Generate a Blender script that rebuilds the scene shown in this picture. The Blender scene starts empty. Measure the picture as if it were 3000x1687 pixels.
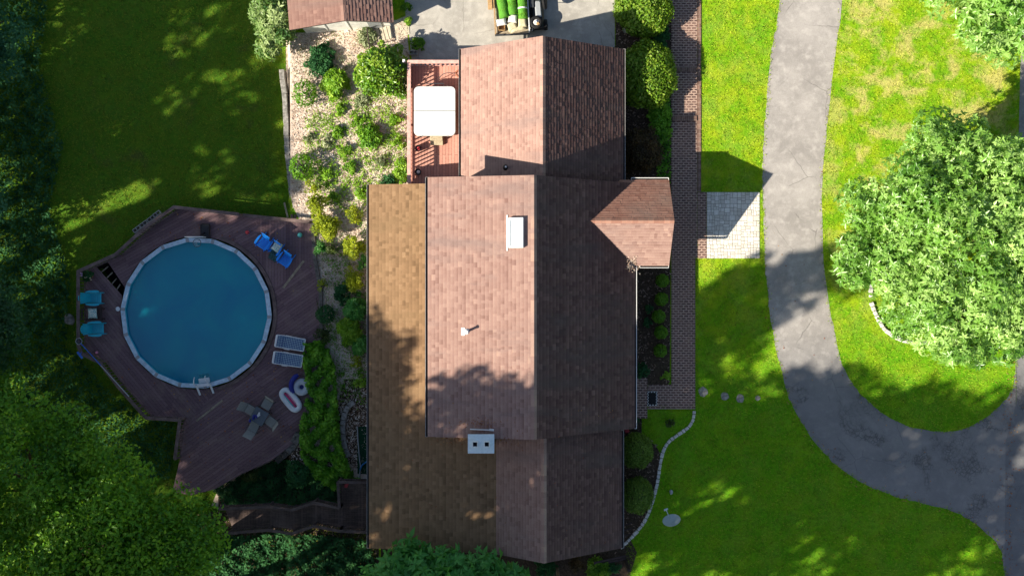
import bpy, math, random
import numpy as np
from mathutils import Vector, Matrix

# ------------------------------------------------------------------ camera, sky, sun, exposure
SC = bpy.context.scene
COL = SC.collection
H, FPX = 52.0, 3120.0                       # drone height above the front lawn, focal length in photo pixels
cam_d = bpy.data.cameras.new("camera"); cam = bpy.data.objects.new("camera", cam_d); COL.objects.link(cam)
cam.location = (0, 0, H); cam.rotation_euler = (0, 0, 0)
cam_d.sensor_width = 36.0; cam_d.lens = 36.0 * FPX / 3000.0; cam_d.clip_start = 0.5; cam_d.clip_end = 2000
SC.camera = cam
SUN_EL, SUN_AZ = math.radians(34.5), math.radians(25.0)       # light travels 25 degrees north of east
world = bpy.data.worlds.new("World"); SC.world = world; world.use_nodes = True
wn = world.node_tree
sky = wn.nodes.new("ShaderNodeTexSky"); sky.sky_type = 'NISHITA'; sky.sun_disc = False
sky.sun_elevation = SUN_EL; sky.sun_rotation = math.radians(245.0)
bg = [n for n in wn.nodes if n.type == 'BACKGROUND'][0]; bg.inputs['Strength'].default_value = 0.068
wn.links.new(sky.outputs[0], bg.inputs[0])
sd = bpy.data.lights.new("sun", 'SUN'); sd.energy = 5.0; sd.angle = math.radians(0.5); sd.color = (1.0, 0.91, 0.76)
sun = bpy.data.objects.new("sun", sd); COL.objects.link(sun)
SDIR = Vector((math.cos(SUN_AZ) * math.cos(SUN_EL), math.sin(SUN_AZ) * math.cos(SUN_EL), -math.sin(SUN_EL)))
sun.rotation_euler = SDIR.to_track_quat('-Z', 'Y').to_euler(); sun.location = (-60, -30, 60)
SC.view_settings.view_transform = 'Standard'; SC.view_settings.look = 'None'
SC.view_settings.exposure = 1.02; SC.view_settings.gamma = 1.0
SC.render.engine = 'CYCLES'
SC.cycles.use_denoising = True; SC.cycles.max_bounces = 6; SC.cycles.transparent_max_bounces = 8
SC.cycles.caustics_reflective = False; SC.cycles.caustics_refractive = False

RND = random.Random(11)
U = RND.uniform
NP = np.random.default_rng(5)

def W(u, v, z=0.0):                          # photo pixel + height -> the point in the place
    k = (H - z) / FPX
    return Vector(((u - 1500.0) * k, (843.5 - v) * k, z))

# ------------------------------------------------------------------ materials
class Mt:
    def __init__(s, name, color=(.5, .5, .5), rough=.8, spec=.3, metal=0.0):
        s.m = bpy.data.materials.new(name); s.m.use_nodes = True
        s.t = s.m.node_tree; s.b = s.t.nodes['Principled BSDF']
        s.b.inputs['Base Color'].default_value = (*color, 1); s.b.inputs['Roughness'].default_value = rough
        s.b.inputs['Specular IOR Level'].default_value = spec; s.b.inputs['Metallic'].default_value = metal
        s.out = [n for n in s.t.nodes if n.type == 'OUTPUT_MATERIAL'][0]; s._c = None
    def n(s, kind, **kw):
        x = s.t.nodes.new(kind)
        for k, v in kw.items(): setattr(x, k, v)
        return x
    def l(s, a, b): s.t.links.new(a, b)
    def co(s):
        if s._c is None: s._c = s.n('ShaderNodeTexCoord').outputs['Object']
        return s._c
    def mapping(s, rot=0.0, scale=(1, 1, 1), vec=None):
        x = s.n('ShaderNodeMapping'); x.inputs['Rotation'].default_value = (0, 0, rot); x.inputs['Scale'].default_value = scale
        s.l(vec or s.co(), x.inputs['Vector']); return x.outputs[0]
    def noise(s, scale, detail=4, rough=.6, dist=0.0, vec=None):
        x = s.n('ShaderNodeTexNoise'); x.inputs['Scale'].default_value = scale; x.inputs['Detail'].default_value = detail
        x.inputs['Roughness'].default_value = rough; x.inputs['Distortion'].default_value = dist
        s.l(vec or s.co(), x.inputs['Vector']); return x.outputs['Fac']
    def voro(s, scale, feature='F1', out='Distance', vec=None):
        x = s.n('ShaderNodeTexVoronoi', feature=feature); x.inputs['Scale'].default_value = scale
        s.l(vec or s.co(), x.inputs['Vector']); return x.outputs[out]
    def attr(s, name='tone'):
        x = s.n('ShaderNodeAttribute', attribute_name=name); return x.outputs['Fac']
    def ramp(s, fac, stops, interp='LINEAR'):
        x = s.n('ShaderNodeValToRGB'); e = x.color_ramp; e.interpolation = interp
        while len(e.elements) < len(stops): e.elements.new(0.5)
        for i, (p, c) in enumerate(stops):
            e.elements[i].position = p
            e.elements[i].color = (*c, 1) if isinstance(c, tuple) else (c, c, c, 1)
        s.l(fac, x.inputs[0]); return x.outputs[0]
    def mix(s, fac, a, b, mode='MIX'):
        x = s.n('ShaderNodeMix', data_type='RGBA', blend_type=mode)
        for sock, v in ((x.inputs[0], fac), (x.inputs[6], a), (x.inputs[7], b)):
            if hasattr(v, 'is_output') or isinstance(v, bpy.types.NodeSocket): s.l(v, sock)
            elif isinstance(v, tuple): sock.default_value = (*v, 1)
            else: sock.default_value = v
        return x.outputs[2]
    def math(s, op, a, b=None):
        x = s.n('ShaderNodeMath', operation=op)
        for sock, v in ((x.inputs[0], a), (x.inputs[1], b)):
            if v is None: continue
            if isinstance(v, bpy.types.NodeSocket): s.l(v, sock)
            else: sock.default_value = v
        return x.outputs[0]
    def sep(s, axis, vec=None):
        x = s.n('ShaderNodeSeparateXYZ'); s.l(vec or s.co(), x.inputs[0]); return x.outputs[axis]
    def maprange(s, v, a, b, c=0.0, d=1.0):
        x = s.n('ShaderNodeMapRange'); s.l(v, x.inputs[0])
        for i, q in enumerate((a, b, c, d)): x.inputs[1 + i].default_value = q
        return x.outputs[0]
    def brick(s, w, h, mortar, c1, c2, cm, vec=None, bias=0.0, offset=.5, smooth=.1):
        x = s.n('ShaderNodeTexBrick'); x.offset = offset
        for k, v in (('Scale', 1.0), ('Brick Width', w), ('Row Height', h), ('Mortar Size', mortar), ('Mortar Smooth', smooth), ('Bias', bias)):
            x.inputs[k].default_value = v
        for k, c in (('Color1', c1), ('Color2', c2), ('Mortar', cm)): x.inputs[k].default_value = (*c, 1)
        s.l(vec or s.co(), x.inputs['Vector']); return x.outputs['Color'], x.outputs['Fac']
    def color(s, c): s.l(c, s.b.inputs['Base Color']); return s
    def bump(s, h, strength=.5, dist=.02):
        x = s.n('ShaderNodeBump'); x.inputs['Strength'].default_value = strength; x.inputs['Distance'].default_value = dist
        s.l(h, x.inputs['Height']); s.l(x.outputs[0], s.b.inputs['Normal']); return s

def plain(name, c, rough=.6, spec=.3, metal=0.0, var=.12, scale=9.0):
    m = Mt(name, c, rough, spec, metal)
    f = m.noise(scale, 5, .65)
    lo = tuple(max(0, x * (1 - var * 1.6)) for x in c); hi = tuple(min(1, x * (1 + var)) for x in c)
    m.color(m.ramp(f, [(.3, lo), (.7, hi)])); return m.m

def leafmat(name, dark, mid, light, transl=.32, rough=.45, spec=.35):
    m = Mt(name, mid, rough, spec)
    c = m.ramp(m.attr(), [(0.0, dark), (.5, mid), (1.0, light)])
    m.color(c)
    tr = m.n('ShaderNodeBsdfTranslucent'); m.l(m.mix(.6, c, (min(1, light[0] * 1.25), min(1, light[1] * 1.2), light[2] * .5)), tr.inputs[0])
    mx = m.n('ShaderNodeMixShader'); mx.inputs[0].default_value = transl
    m.l(m.b.outputs[0], mx.inputs[1]); m.l(tr.outputs[0], mx.inputs[2]); m.l(mx.outputs[0], m.out.inputs[0])
    return m.m

M = {}
def lawn_color(m):
    """green lawn; straw-coloured worn patches that are densest on the open north-east lawn"""
    fine = m.noise(7.0, 8, .72); mid = m.noise(1.1, 6, .6); big = m.noise(.23, 4, .55, .6)
    g = m.ramp(fine, [(.28, (.075, .19, .006)), (.5, (.165, .37, .010)), (.72, (.30, .52, .02))])
    g = m.mix(m.ramp(mid, [(.42, 0.0), (.62, .75)]), g, (.37, .48, .016))
    g = m.mix(m.ramp(m.noise(.45, 5, .6), [(.5, 0.0), (.66, .5)]), g, (.12, .36, .008))
    x = m.sep(0); y = m.sep(1)
    east = m.math('MULTIPLY', m.maprange(x, 14.0, 17.0), m.maprange(y, -2.0, 3.0))
    wear = m.math('MULTIPLY', m.ramp(m.noise(.75, 7, .68, .4), [(.47, 0.0), (.6, 1.0)]), m.math('ADD', m.math('MULTIPLY', east, .62), .10))
    g = m.mix(wear, g, (.60, .50, .18))
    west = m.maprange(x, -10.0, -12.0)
    g = m.mix(m.math('MULTIPLY', west, .82), g, m.ramp(fine, [(.3, (.034, .098, .012)), (.7, (.088, .195, .016))]))  # west lawn darker: the wood's shade is put into the grass colour
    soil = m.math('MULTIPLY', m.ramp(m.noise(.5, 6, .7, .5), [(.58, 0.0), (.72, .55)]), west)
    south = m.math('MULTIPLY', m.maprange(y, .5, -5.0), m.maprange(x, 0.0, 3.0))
    g = m.mix(m.math('MULTIPLY', south, .62), g, m.ramp(fine, [(.3, (.045, .20, .006)), (.7, (.13, .40, .010))]))  # south lawn deeper green: tree shade put into the grass colour
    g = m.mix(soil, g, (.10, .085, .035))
    return g, fine
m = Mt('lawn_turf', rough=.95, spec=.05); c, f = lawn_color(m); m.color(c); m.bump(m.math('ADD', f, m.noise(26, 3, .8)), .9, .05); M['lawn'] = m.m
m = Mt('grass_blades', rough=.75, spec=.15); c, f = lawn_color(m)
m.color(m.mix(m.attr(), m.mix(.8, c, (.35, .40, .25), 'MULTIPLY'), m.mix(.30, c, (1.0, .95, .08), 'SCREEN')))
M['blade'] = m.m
def asphalt(name, a, b, cracks=.6):
    m = Mt(name, rough=.9, spec=.2)
    grit = m.noise(38, 6, .8); blot = m.noise(.5, 7, .7, .15); mid = m.noise(2.6, 5, .6)
    c = m.ramp(grit, [(.32, a), (.68, b)])
    c = m.mix(m.ramp(blot, [(.38, .45), (.6, 0.0)]), c, tuple(x * .55 for x in a))
    c = m.mix(m.ramp(mid, [(.5, 0.0), (.75, .45)]), c, tuple(x * 1.25 for x in b))
    cr = m.voro(.55, 'DISTANCE_TO_EDGE', 'Distance', m.mix(.16, m.co(), m.n_vec(2.0)))
    crm = m.math('MULTIPLY', m.ramp(cr, [(0.0, 1.0), (.012, 0.0)]), m.ramp(m.noise(.3, 3), [(.5, 0.0), (.56, cracks)]))
    c = m.mix(crm, c, tuple(x * .3 for x in a))
    fine = m.voro(5.5, 'DISTANCE_TO_EDGE', 'Distance', m.mix(.05, m.co(), m.n_vec(6.0)))
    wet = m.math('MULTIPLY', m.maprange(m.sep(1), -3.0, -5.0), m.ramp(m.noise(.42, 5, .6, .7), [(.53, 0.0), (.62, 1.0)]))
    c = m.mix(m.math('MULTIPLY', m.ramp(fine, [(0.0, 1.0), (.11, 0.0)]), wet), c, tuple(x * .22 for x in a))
    c = m.mix(m.math('MULTIPLY', m.maprange(m.sep(1), -1.5, -5.0), .62), c, (a[0] * .42, a[1] * .48, a[2] * .56)); c = m.mix(m.math('MULTIPLY', m.math('MULTIPLY', wet, m.ramp(m.noise(3.5, 5, .7), [(.4, 0.0), (.6, 1.0)])), .5), c, tuple(x * .28 for x in a))  # southward darker and bluer: tree shade put into the colour, plus damp blotches
    m.color(c); m.bump(grit, .5, .012); return m.m
def n_vec(s, scale):
    x = s.n('ShaderNodeTexNoise'); x.inputs['Scale'].default_value = scale; x.inputs['Detail'].default_value = 3; s.l(s.co(), x.inputs['Vector']); return x.outputs['Color']
Mt.n_vec = n_vec
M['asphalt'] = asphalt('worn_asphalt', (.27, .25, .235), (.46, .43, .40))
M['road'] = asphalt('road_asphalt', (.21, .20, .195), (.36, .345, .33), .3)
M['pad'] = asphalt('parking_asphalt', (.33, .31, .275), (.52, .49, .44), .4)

m = Mt('brick_paving', rough=.85, spec=.2)
c, f = m.brick(.25, .12, .026, (.085, .048, .046), (.215, .115, .09), (.48, .34, .27), bias=-.2)
c = m.mix(m.ramp(m.noise(1.3, 5, .65), [(.4, 0.0), (.7, .5)]), c, (.29, .19, .15)); c = m.mix(m.ramp(m.noise(14, 4), [(.35, .4), (.6, 0.0)]), c, (.07, .045, .04))
m.color(c); m.bump(m.math('SUBTRACT', m.noise(30, 3), f), .8, .008); M['brick'] = m.m
m = Mt('brick_edging', rough=.85, spec=.2)
c, f = m.brick(.105, .215, .010, (.14, .08, .06), (.27, .16, .12), (.30, .235, .19), offset=0.0)
m.color(m.mix(m.ramp(m.noise(9, 4), [(.4, .4), (.6, 0.0)]), c, (.09, .055, .045))); M['brick_edge'] = m.m
m = Mt('pale_pavers', rough=.8, spec=.2)
c = m.ramp(m.attr(), [(0, (.62, .57, .50)), (1, (.84, .80, .73))]); m.color(m.mix(m.ramp(m.noise(18, 5, .7), [(.4, .4), (.65, 0.0)]), c, (.42, .40, .36)))
m.bump(m.noise(40, 3), .4, .006); M['paver'] = m.m
M['joint'] = plain('sandy_joint', (.34, .31, .26), .95, .05, var=.3, scale=20)

m = Mt('pale_mulch', rough=.95, spec=.05)
n1 = m.noise(9, 7, .75); v1 = m.voro(15, 'F1', 'Color')
c = m.ramp(n1, [(.25, (.26, .18, .13)), (.45, (.58, .46, .37)), (.7, (.82, .74, .65))])
c = m.mix(m.ramp(m.noise(.8, 5), [(.5, 0.0), (.7, .6)]), c, (.44, .33, .25)); m.color(c); m.bump(n1, .6, .03); M['mulch'] = m.m
m = Mt('dark_mulch', rough=.95, spec=.05)
n1 = m.noise(10, 7, .75); m.color(m.ramp(n1, [(.3, (.025, .018, .012)), (.55, (.085, .06, .042)), (.75, (.20, .15, .10))])); m.bump(n1, 1.0, .05); M['mulch_dark'] = m.m
m = Mt('wood_chip', rough=.9, spec=.1); m.color(m.ramp(m.attr(), [(0, (.22, .14, .10)), (.35, (.46, .34, .26)), (.7, (.66, .56, .47)), (1, (.78, .71, .63))])); M['chip'] = m.m

def shingle(name, cols, streak):
    m = Mt(name, rough=.92, spec=.12)
    c = m.ramp(m.attr(), cols)
    st = m.noise(.7, 5, .6, .3, m.mapping(0, (.28, 1.25, .3)))
    c = m.mix(m.ramp(st, [(.5, 0.0), (.68, .55)]), c, streak)
    c = m.mix(m.ramp(m.noise(45, 4, .8), [(.35, .30), (.6, 0.0)]), c, (.05, .04, .035))
    m.color(c); m.bump(m.noise(60, 3, .8), .5, .006); return m.m
M['sh_pink'] = shingle('pink_brown_shingle', [(0, (.22, .12, .10)), (.3, (.335, .205, .17)), (.7, (.43, .28, .23)), (1, (.52, .335, .245))], (.25, .185, .17))
M['sh_front'] = shingle('shade_toned_front_shingle', [(0, (.075, .040, .038)), (.4, (.135, .075, .067)), (1, (.27, .16, .135))], (.11, .085, .08))  # pink-brown shingle darkened: the east slopes' shade is in the colour
M['sh_red'] = shingle('reddish_shingle', [(0, (.25, .11, .08)), (.5, (.37, .19, .14)), (1, (.48, .27, .20))], (.27, .20, .165))
M['sh_tan'] = shingle('tan_brown_shingle', [(0, (.165, .10, .052)), (.5, (.30, .185, .10)), (1, (.40, .255, .145))], (.26, .17, .09))
M['sh_shed'] = shingle('shed_shingle', [(0, (.19, .10, .085)), (.5, (.275, .16, .13)), (1, (.35, .21, .17))], (.22, .15, .13))
M['white'] = plain('white_paint', (.78, .78, .76), .5, .4, var=.05)
M['grey_metal'] = plain('weathered_gutter', (.30, .29, .28), .5, .4, .3, .2)
M['dark_trim'] = plain('dark_trim', (.055, .045, .04), .6)
M['siding'] = plain('cedar_siding', (.30, .21, .16), .8, var=.2, scale=4)
M['shed_wall'] = plain('cream_shed_boards', (.80, .79, .74), .7, var=.14, scale=3)
M['bluewhite'] = plain('painted_cap_metal', (.66, .76, .80), .45, .5, var=.08)
M['flue'] = plain('flue_black', (.004, .004, .005), .9)
M['brickwall'] = plain('chimney_brick', (.22, .11, .08), .9, var=.3, scale=14)
m = Mt('skylight_glass', (.52, .62, .66), .12, .5); m.color(m.ramp(m.noise(3.0, 4), [(.35, (.50, .60, .64)), (.7, (.62, .69, .70))])); M['skyglass'] = m.m
m = Mt('window_glass', (.05, .07, .08), .05, .6); M['glass'] = m.m

def planks(name, ang, c1, c2, gap, w=.145, L=3.2, worn=(.30, .22, .18), amt=.45):
    m = Mt(name, rough=.85, spec=.15)
    v = m.mapping(ang)
    c, f = m.brick(L, w, .0045, c1, c2, gap, v, offset=.37)
    grain = m.noise(3.0, 6, .7, .2, m.mapping(ang, (.6, 9, 1)))
    c = m.mix(m.ramp(grain, [(.45, 0.0), (.75, amt)]), c, worn)
    c = m.mix(m.ramp(m.noise(.9, 6, .65), [(.5, 0.0), (.72, amt)]), c, worn)
    c = m.mix(m.ramp(m.noise(11, 5, .8), [(.3, .5), (.5, 0.0)]), c, tuple(x * .45 for x in c1))
    m.color(c); m.bump(m.math('SUBTRACT', grain, f), .6, .01); return m.m
PURP1, PURP2 = (.138, .082, .096), (.215, .135, .148)
for nm, a in (('a', 90), ('b', 35), ('c', -50), ('d', 28)):
    M['deck_' + nm] = planks('pool_deck_boards_' + nm, math.radians(-a), PURP1, PURP2, (.02, .014, .014))
M['deck_red'] = planks('red_deck_boards', math.radians(90), (.50, .24, .185), (.60, .32, .25), (.07, .02, .015), worn=(.58, .32, .25), amt=.35)
M['deck_dark'] = planks('dark_deck_boards', math.radians(90), (.075, .052, .045), (.12, .085, .075), (.012, .01, .01), w=.14)
M['rail_red'] = plain('red_rail_paint', (.70, .40, .34), .7, var=.2, scale=5)
M['rail_purple'] = plain('stained_rail', (.165, .115, .105), .8, var=.35, scale=3)
M['rail_dark'] = plain('dark_stained_rail', (.10, .072, .065), .8, var=.35, scale=3)
M['old_wood'] = plain('bare_weathered_wood', (.34, .28, .20), .9, var=.3, scale=6)
M['dark_wood'] = plain('dark_wood', (.05, .033, .03), .7, var=.3)

m = Mt('pool_water', rough=.04)
fr = m.n('ShaderNodeFresnel'); fr.inputs[0].default_value = 1.55
tr = m.n('ShaderNodeBsdfTransparent'); tr.inputs[0].default_value = (.20, .80, .93, 1)
gl = m.n('ShaderNodeBsdfGlossy'); gl.inputs['Roughness'].default_value = .03
bp = m.n('ShaderNodeBump'); bp.inputs['Strength'].default_value = .22; bp.inputs['Distance'].default_value = .03; m.l(m.noise(5, 3), bp.inputs['Height'])
m.l(bp.outputs[0], gl.inputs['Normal']); m.l(bp.outputs[0], fr.inputs['Normal'])
mx = m.n('ShaderNodeMixShader'); df = m.n('ShaderNodeBsdfDiffuse'); m.l(m.ramp(m.noise(.42, 5, .6, .6), [(.32, (.002, .34, .56)), (.7, (.006, .50, .60))]), df.inputs[0]); m2 = m.n('ShaderNodeMixShader'); m2.inputs[0].default_value = .5; m.l(tr.outputs[0], m2.inputs[1]); m.l(df.outputs[0], m2.inputs[2])
m.l(fr.outputs[0], mx.inputs[0]); m.l(m2.outputs[0], mx.inputs[1]); m.l(gl.outputs[0], mx.inputs[2]); m.l(mx.outputs[0], m.out.inputs[0])
M['water'] = m.m
m = Mt('pool_liner', rough=.6); m.color(m.ramp(m.noise(.55, 5, .55), [(.3, (.04, .44, .62)), (.7, (.08, .62, .72))])); M['liner'] = m.m
M['poolrim'] = plain('pool_rim', (.52, .67, .78), .45, .4, var=.18, scale=5)
M['poolwall'] = plain('pool_wall', (.35, .42, .46), .5)
def plas(k, c, **kw): M[k] = plain(k + '_plastic', c, kw.get('rough', .4), .4, var=.06)
plas('royal', (.01, .27, .88)); plas('turq', (.012, .42, .55)); plas('white_pl', (.75, .76, .76)); plas('navy', (.012, .02, .22)); plas('black', (.012, .013, .016)); plas('teal', (.10, .50, .47))
plas('red', (.55, .05, .06)); plas('pink', (.72, .28, .42)); plas('hotpink', (.62, .05, .16)); plas('blue_brush', (.02, .13, .55)); plas('grey_pl', (.33, .35, .37)); plas('charcoal', (.05, .055, .062)); plas('clear', (.45, .48, .52), rough=.2)
M['tabletop'] = plain('smoked_glass_top', (.075, .095, .11), .15, .5)
M['sling'] = plain('taupe_sling_fabric', (.30, .30, .27), .9, var=.08)
m = Mt('dotted_fabric', rough=.9, spec=.05)
vv = m.mapping(math.radians(45), (1, 1, 1)); ck = m.n('ShaderNodeTexChecker'); ck.inputs['Scale'].default_value = 17; m.l(vv, ck.inputs[0])
ck.inputs[1].default_value = (.035, .06, .22, 1); ck.inputs[2].default_value = (.33, .45, .46, 1)
m.color(m.mix(m.ramp(m.noise(7, 4), [(.45, 0.0), (.65, .5)]), ck.outputs[0], (.10, .17, .30))); M['dots'] = m.m
m = Mt('leaf_print_fabric', rough=.9, spec=.05); v_ = m.noise(9, 3, .5, 1.5)
m.color(m.ramp(v_, [(.40, (.70, .70, .60)), (.47, (.66, .68, .58)), (.5, (.05, .33, .36)), (.56, (.10, .42, .40)), (.6, (.72, .72, .62))])); M['print'] = m.m
M['towel'] = plain('patterned_towel', (.05, .12, .13), .95, .02, var=.6, scale=16)
M['cover'] = plain('spa_cover_vinyl', (.66, .68, .67), .5, .3, var=.035, scale=4)
M['spa_wood'] = plain('spa_cabinet', (.12, .07, .045), .6)
M['step'] = plain('stone_look_step', (.48, .40, .27), .7, var=.25, scale=14)
M['stone'] = plain('grey_stone', (.30, .28, .255), .9, var=.4, scale=7)
M['stone_dark'] = plain('dark_stone', (.16, .145, .13), .9, var=.4, scale=6)
M['palestone'] = plain('pale_edging_stone', (.62, .59, .54), .9, var=.25, scale=8)
M['concrete'] = plain('pale_concrete', (.56, .50, .38), .9, var=.2, scale=4)
M['cinder'] = plain('cinder_block', (.33, .33, .31), .95, var=.2, scale=20)
M['bark'] = plain('bark', (.09, .065, .045), .95, .05, var=.5, scale=12)
M['turfroll'] = Mt('rolled_turf', rough=.95, spec=.03)
_t = M['turfroll']; _n = _t.noise(22, 5, .75); _t.color(_t.ramp(_n, [(.3, (.06, .20, .02)), (.6, (.13, .36, .05)), (.8, (.24, .50, .10))])); _t.bump(_n, 1, .03); M['turfroll'] = _t.m
M['bagwhite'] = plain('white_sack', (.70, .68, .66), .8, var=.12); M['bagtan'] = plain('tan_sack', (.60, .52, .34), .8, var=.2)
M['card'] = plain('brown_box', (.45, .28, .13), .8, var=.25)
M['rubber'] = plain('rubber', (.012, .012, .013), .75, var=.3); M['steel'] = plain('grey_steel', (.35, .36, .38), .35, .5, .6)
M['terracotta'] = plain('terracotta', (.38, .13, .07), .7)
M['greenmat'] = plain('green_mat', (.012, .055, .028), .95, .03, var=.3, scale=16)
M['hose'] = plain('blue_hose', (.03, .20, .48), .5)
M['dish'] = plain('dish_grey', (.42, .50, .55), .45, .4, var=.05)
M['flower'] = plain('petals', (.62, .40, .62), .8, var=.25, scale=30)
# leaves (linear base colours)
M['lf_maple'] = leafmat('broad_leaf', (.075, .21, .02), (.20, .40, .06), (.42, .62, .18), .34, .34, .6)
M['lf_teal'] = leafmat('rosette_leaf', (.04, .19, .03), (.095, .34, .055), (.21, .50, .10), .28, .42, .4)
M['lf_forest'] = leafmat('woodland_leaf', (.025, .115, .008), (.090, .255, .012), (.24, .43, .020), .35, .5)
M['lf_dark'] = leafmat('shaded_leaf', (.014, .065, .022), (.034, .125, .042), (.062, .185, .058), .25, .65, .12)
M['lf_gold'] = leafmat('golden_conifer', (.10, .155, .003), (.26, .33, .006), (.46, .52, .02), .25, .6)
M['lf_lime'] = leafmat('lime_leaf', (.075, .21, .010), (.20, .41, .020), (.40, .58, .07), .35, .5)
M['lf_box'] = leafmat('clipped_leaf', (.035, .13, .006), (.11, .29, .010), (.26, .46, .03), .28, .5)
M['lf_olive'] = leafmat('olive_leaf', (.022, .045, .006), (.048, .085, .012), (.085, .13, .02), .2, .55)
M['lf_pale'] = leafmat('variegated_leaf', (.10, .17, .02), (.24, .32, .06), (.52, .53, .22), .3, .5)
M['lf_rhodo'] = leafmat('rhododendron_leaf', (.03, .12, .004), (.10, .245, .008), (.32, .46, .04), .22, .35, .5)
M['lf_red'] = leafmat('reddish_leaf', (.03, .02, .008), (.06, .04, .014), (.12, .07, .02), .2, .6)
M['lf_sage'] = leafmat('grey_green_leaf', (.10, .15, .06), (.24, .30, .15), (.45, .48, .30), .3, .6)
M['lf_pale2'] = leafmat('yellow_edged_leaf', (.06, .16, .008), (.15, .29, .015), (.34, .43, .06), .3, .5)
M['lf_dk2'] = leafmat('dome_leaf', (.045, .11, .010), (.12, .22, .022), (.24, .36, .05), .22, .55)
M['lf_lime2'] = leafmat('bank_leaf', (.04, .16, .006), (.11, .32, .012), (.22, .46, .03), .3, .5)
M['lf_sage2'] = leafmat('pale_tree_leaf', (.05, .14, .03), (.15, .27, .06), (.36, .46, .18), .3, .45, .4)
M['lf_dark2'] = leafmat('deep_green_leaf', (.012, .055, .016), (.03, .11, .03), (.06, .18, .045), .25, .5)
M['lf_edge'] = leafmat('blue_green_leaf', (.022, .085, .045), (.050, .155, .08), (.09, .235, .12), .28, .65, .12)
M['lf_dead'] = leafmat('fallen_leaf', (.16, .03, .02), (.30, .09, .04), (.42, .26, .10), .2, .7)

# ------------------------------------------------------------------ mesh helpers
def tag(o, label=None, cat=None, group=None, kind=None):
    if label: o['label'] = label
    if cat: o['category'] = cat
    if group: o['group'] = group
    if kind: o['kind'] = kind
    return o
def empty(name, loc=(0, 0, 0), rz=0.0, label=None, cat=None, group=None):
    o = bpy.data.objects.new(name, None); COL.objects.link(o); o.location = loc; o.rotation_euler = (0, 0, rz)
    o.empty_display_size = .2
    return tag(o, label, cat, group)

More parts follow.
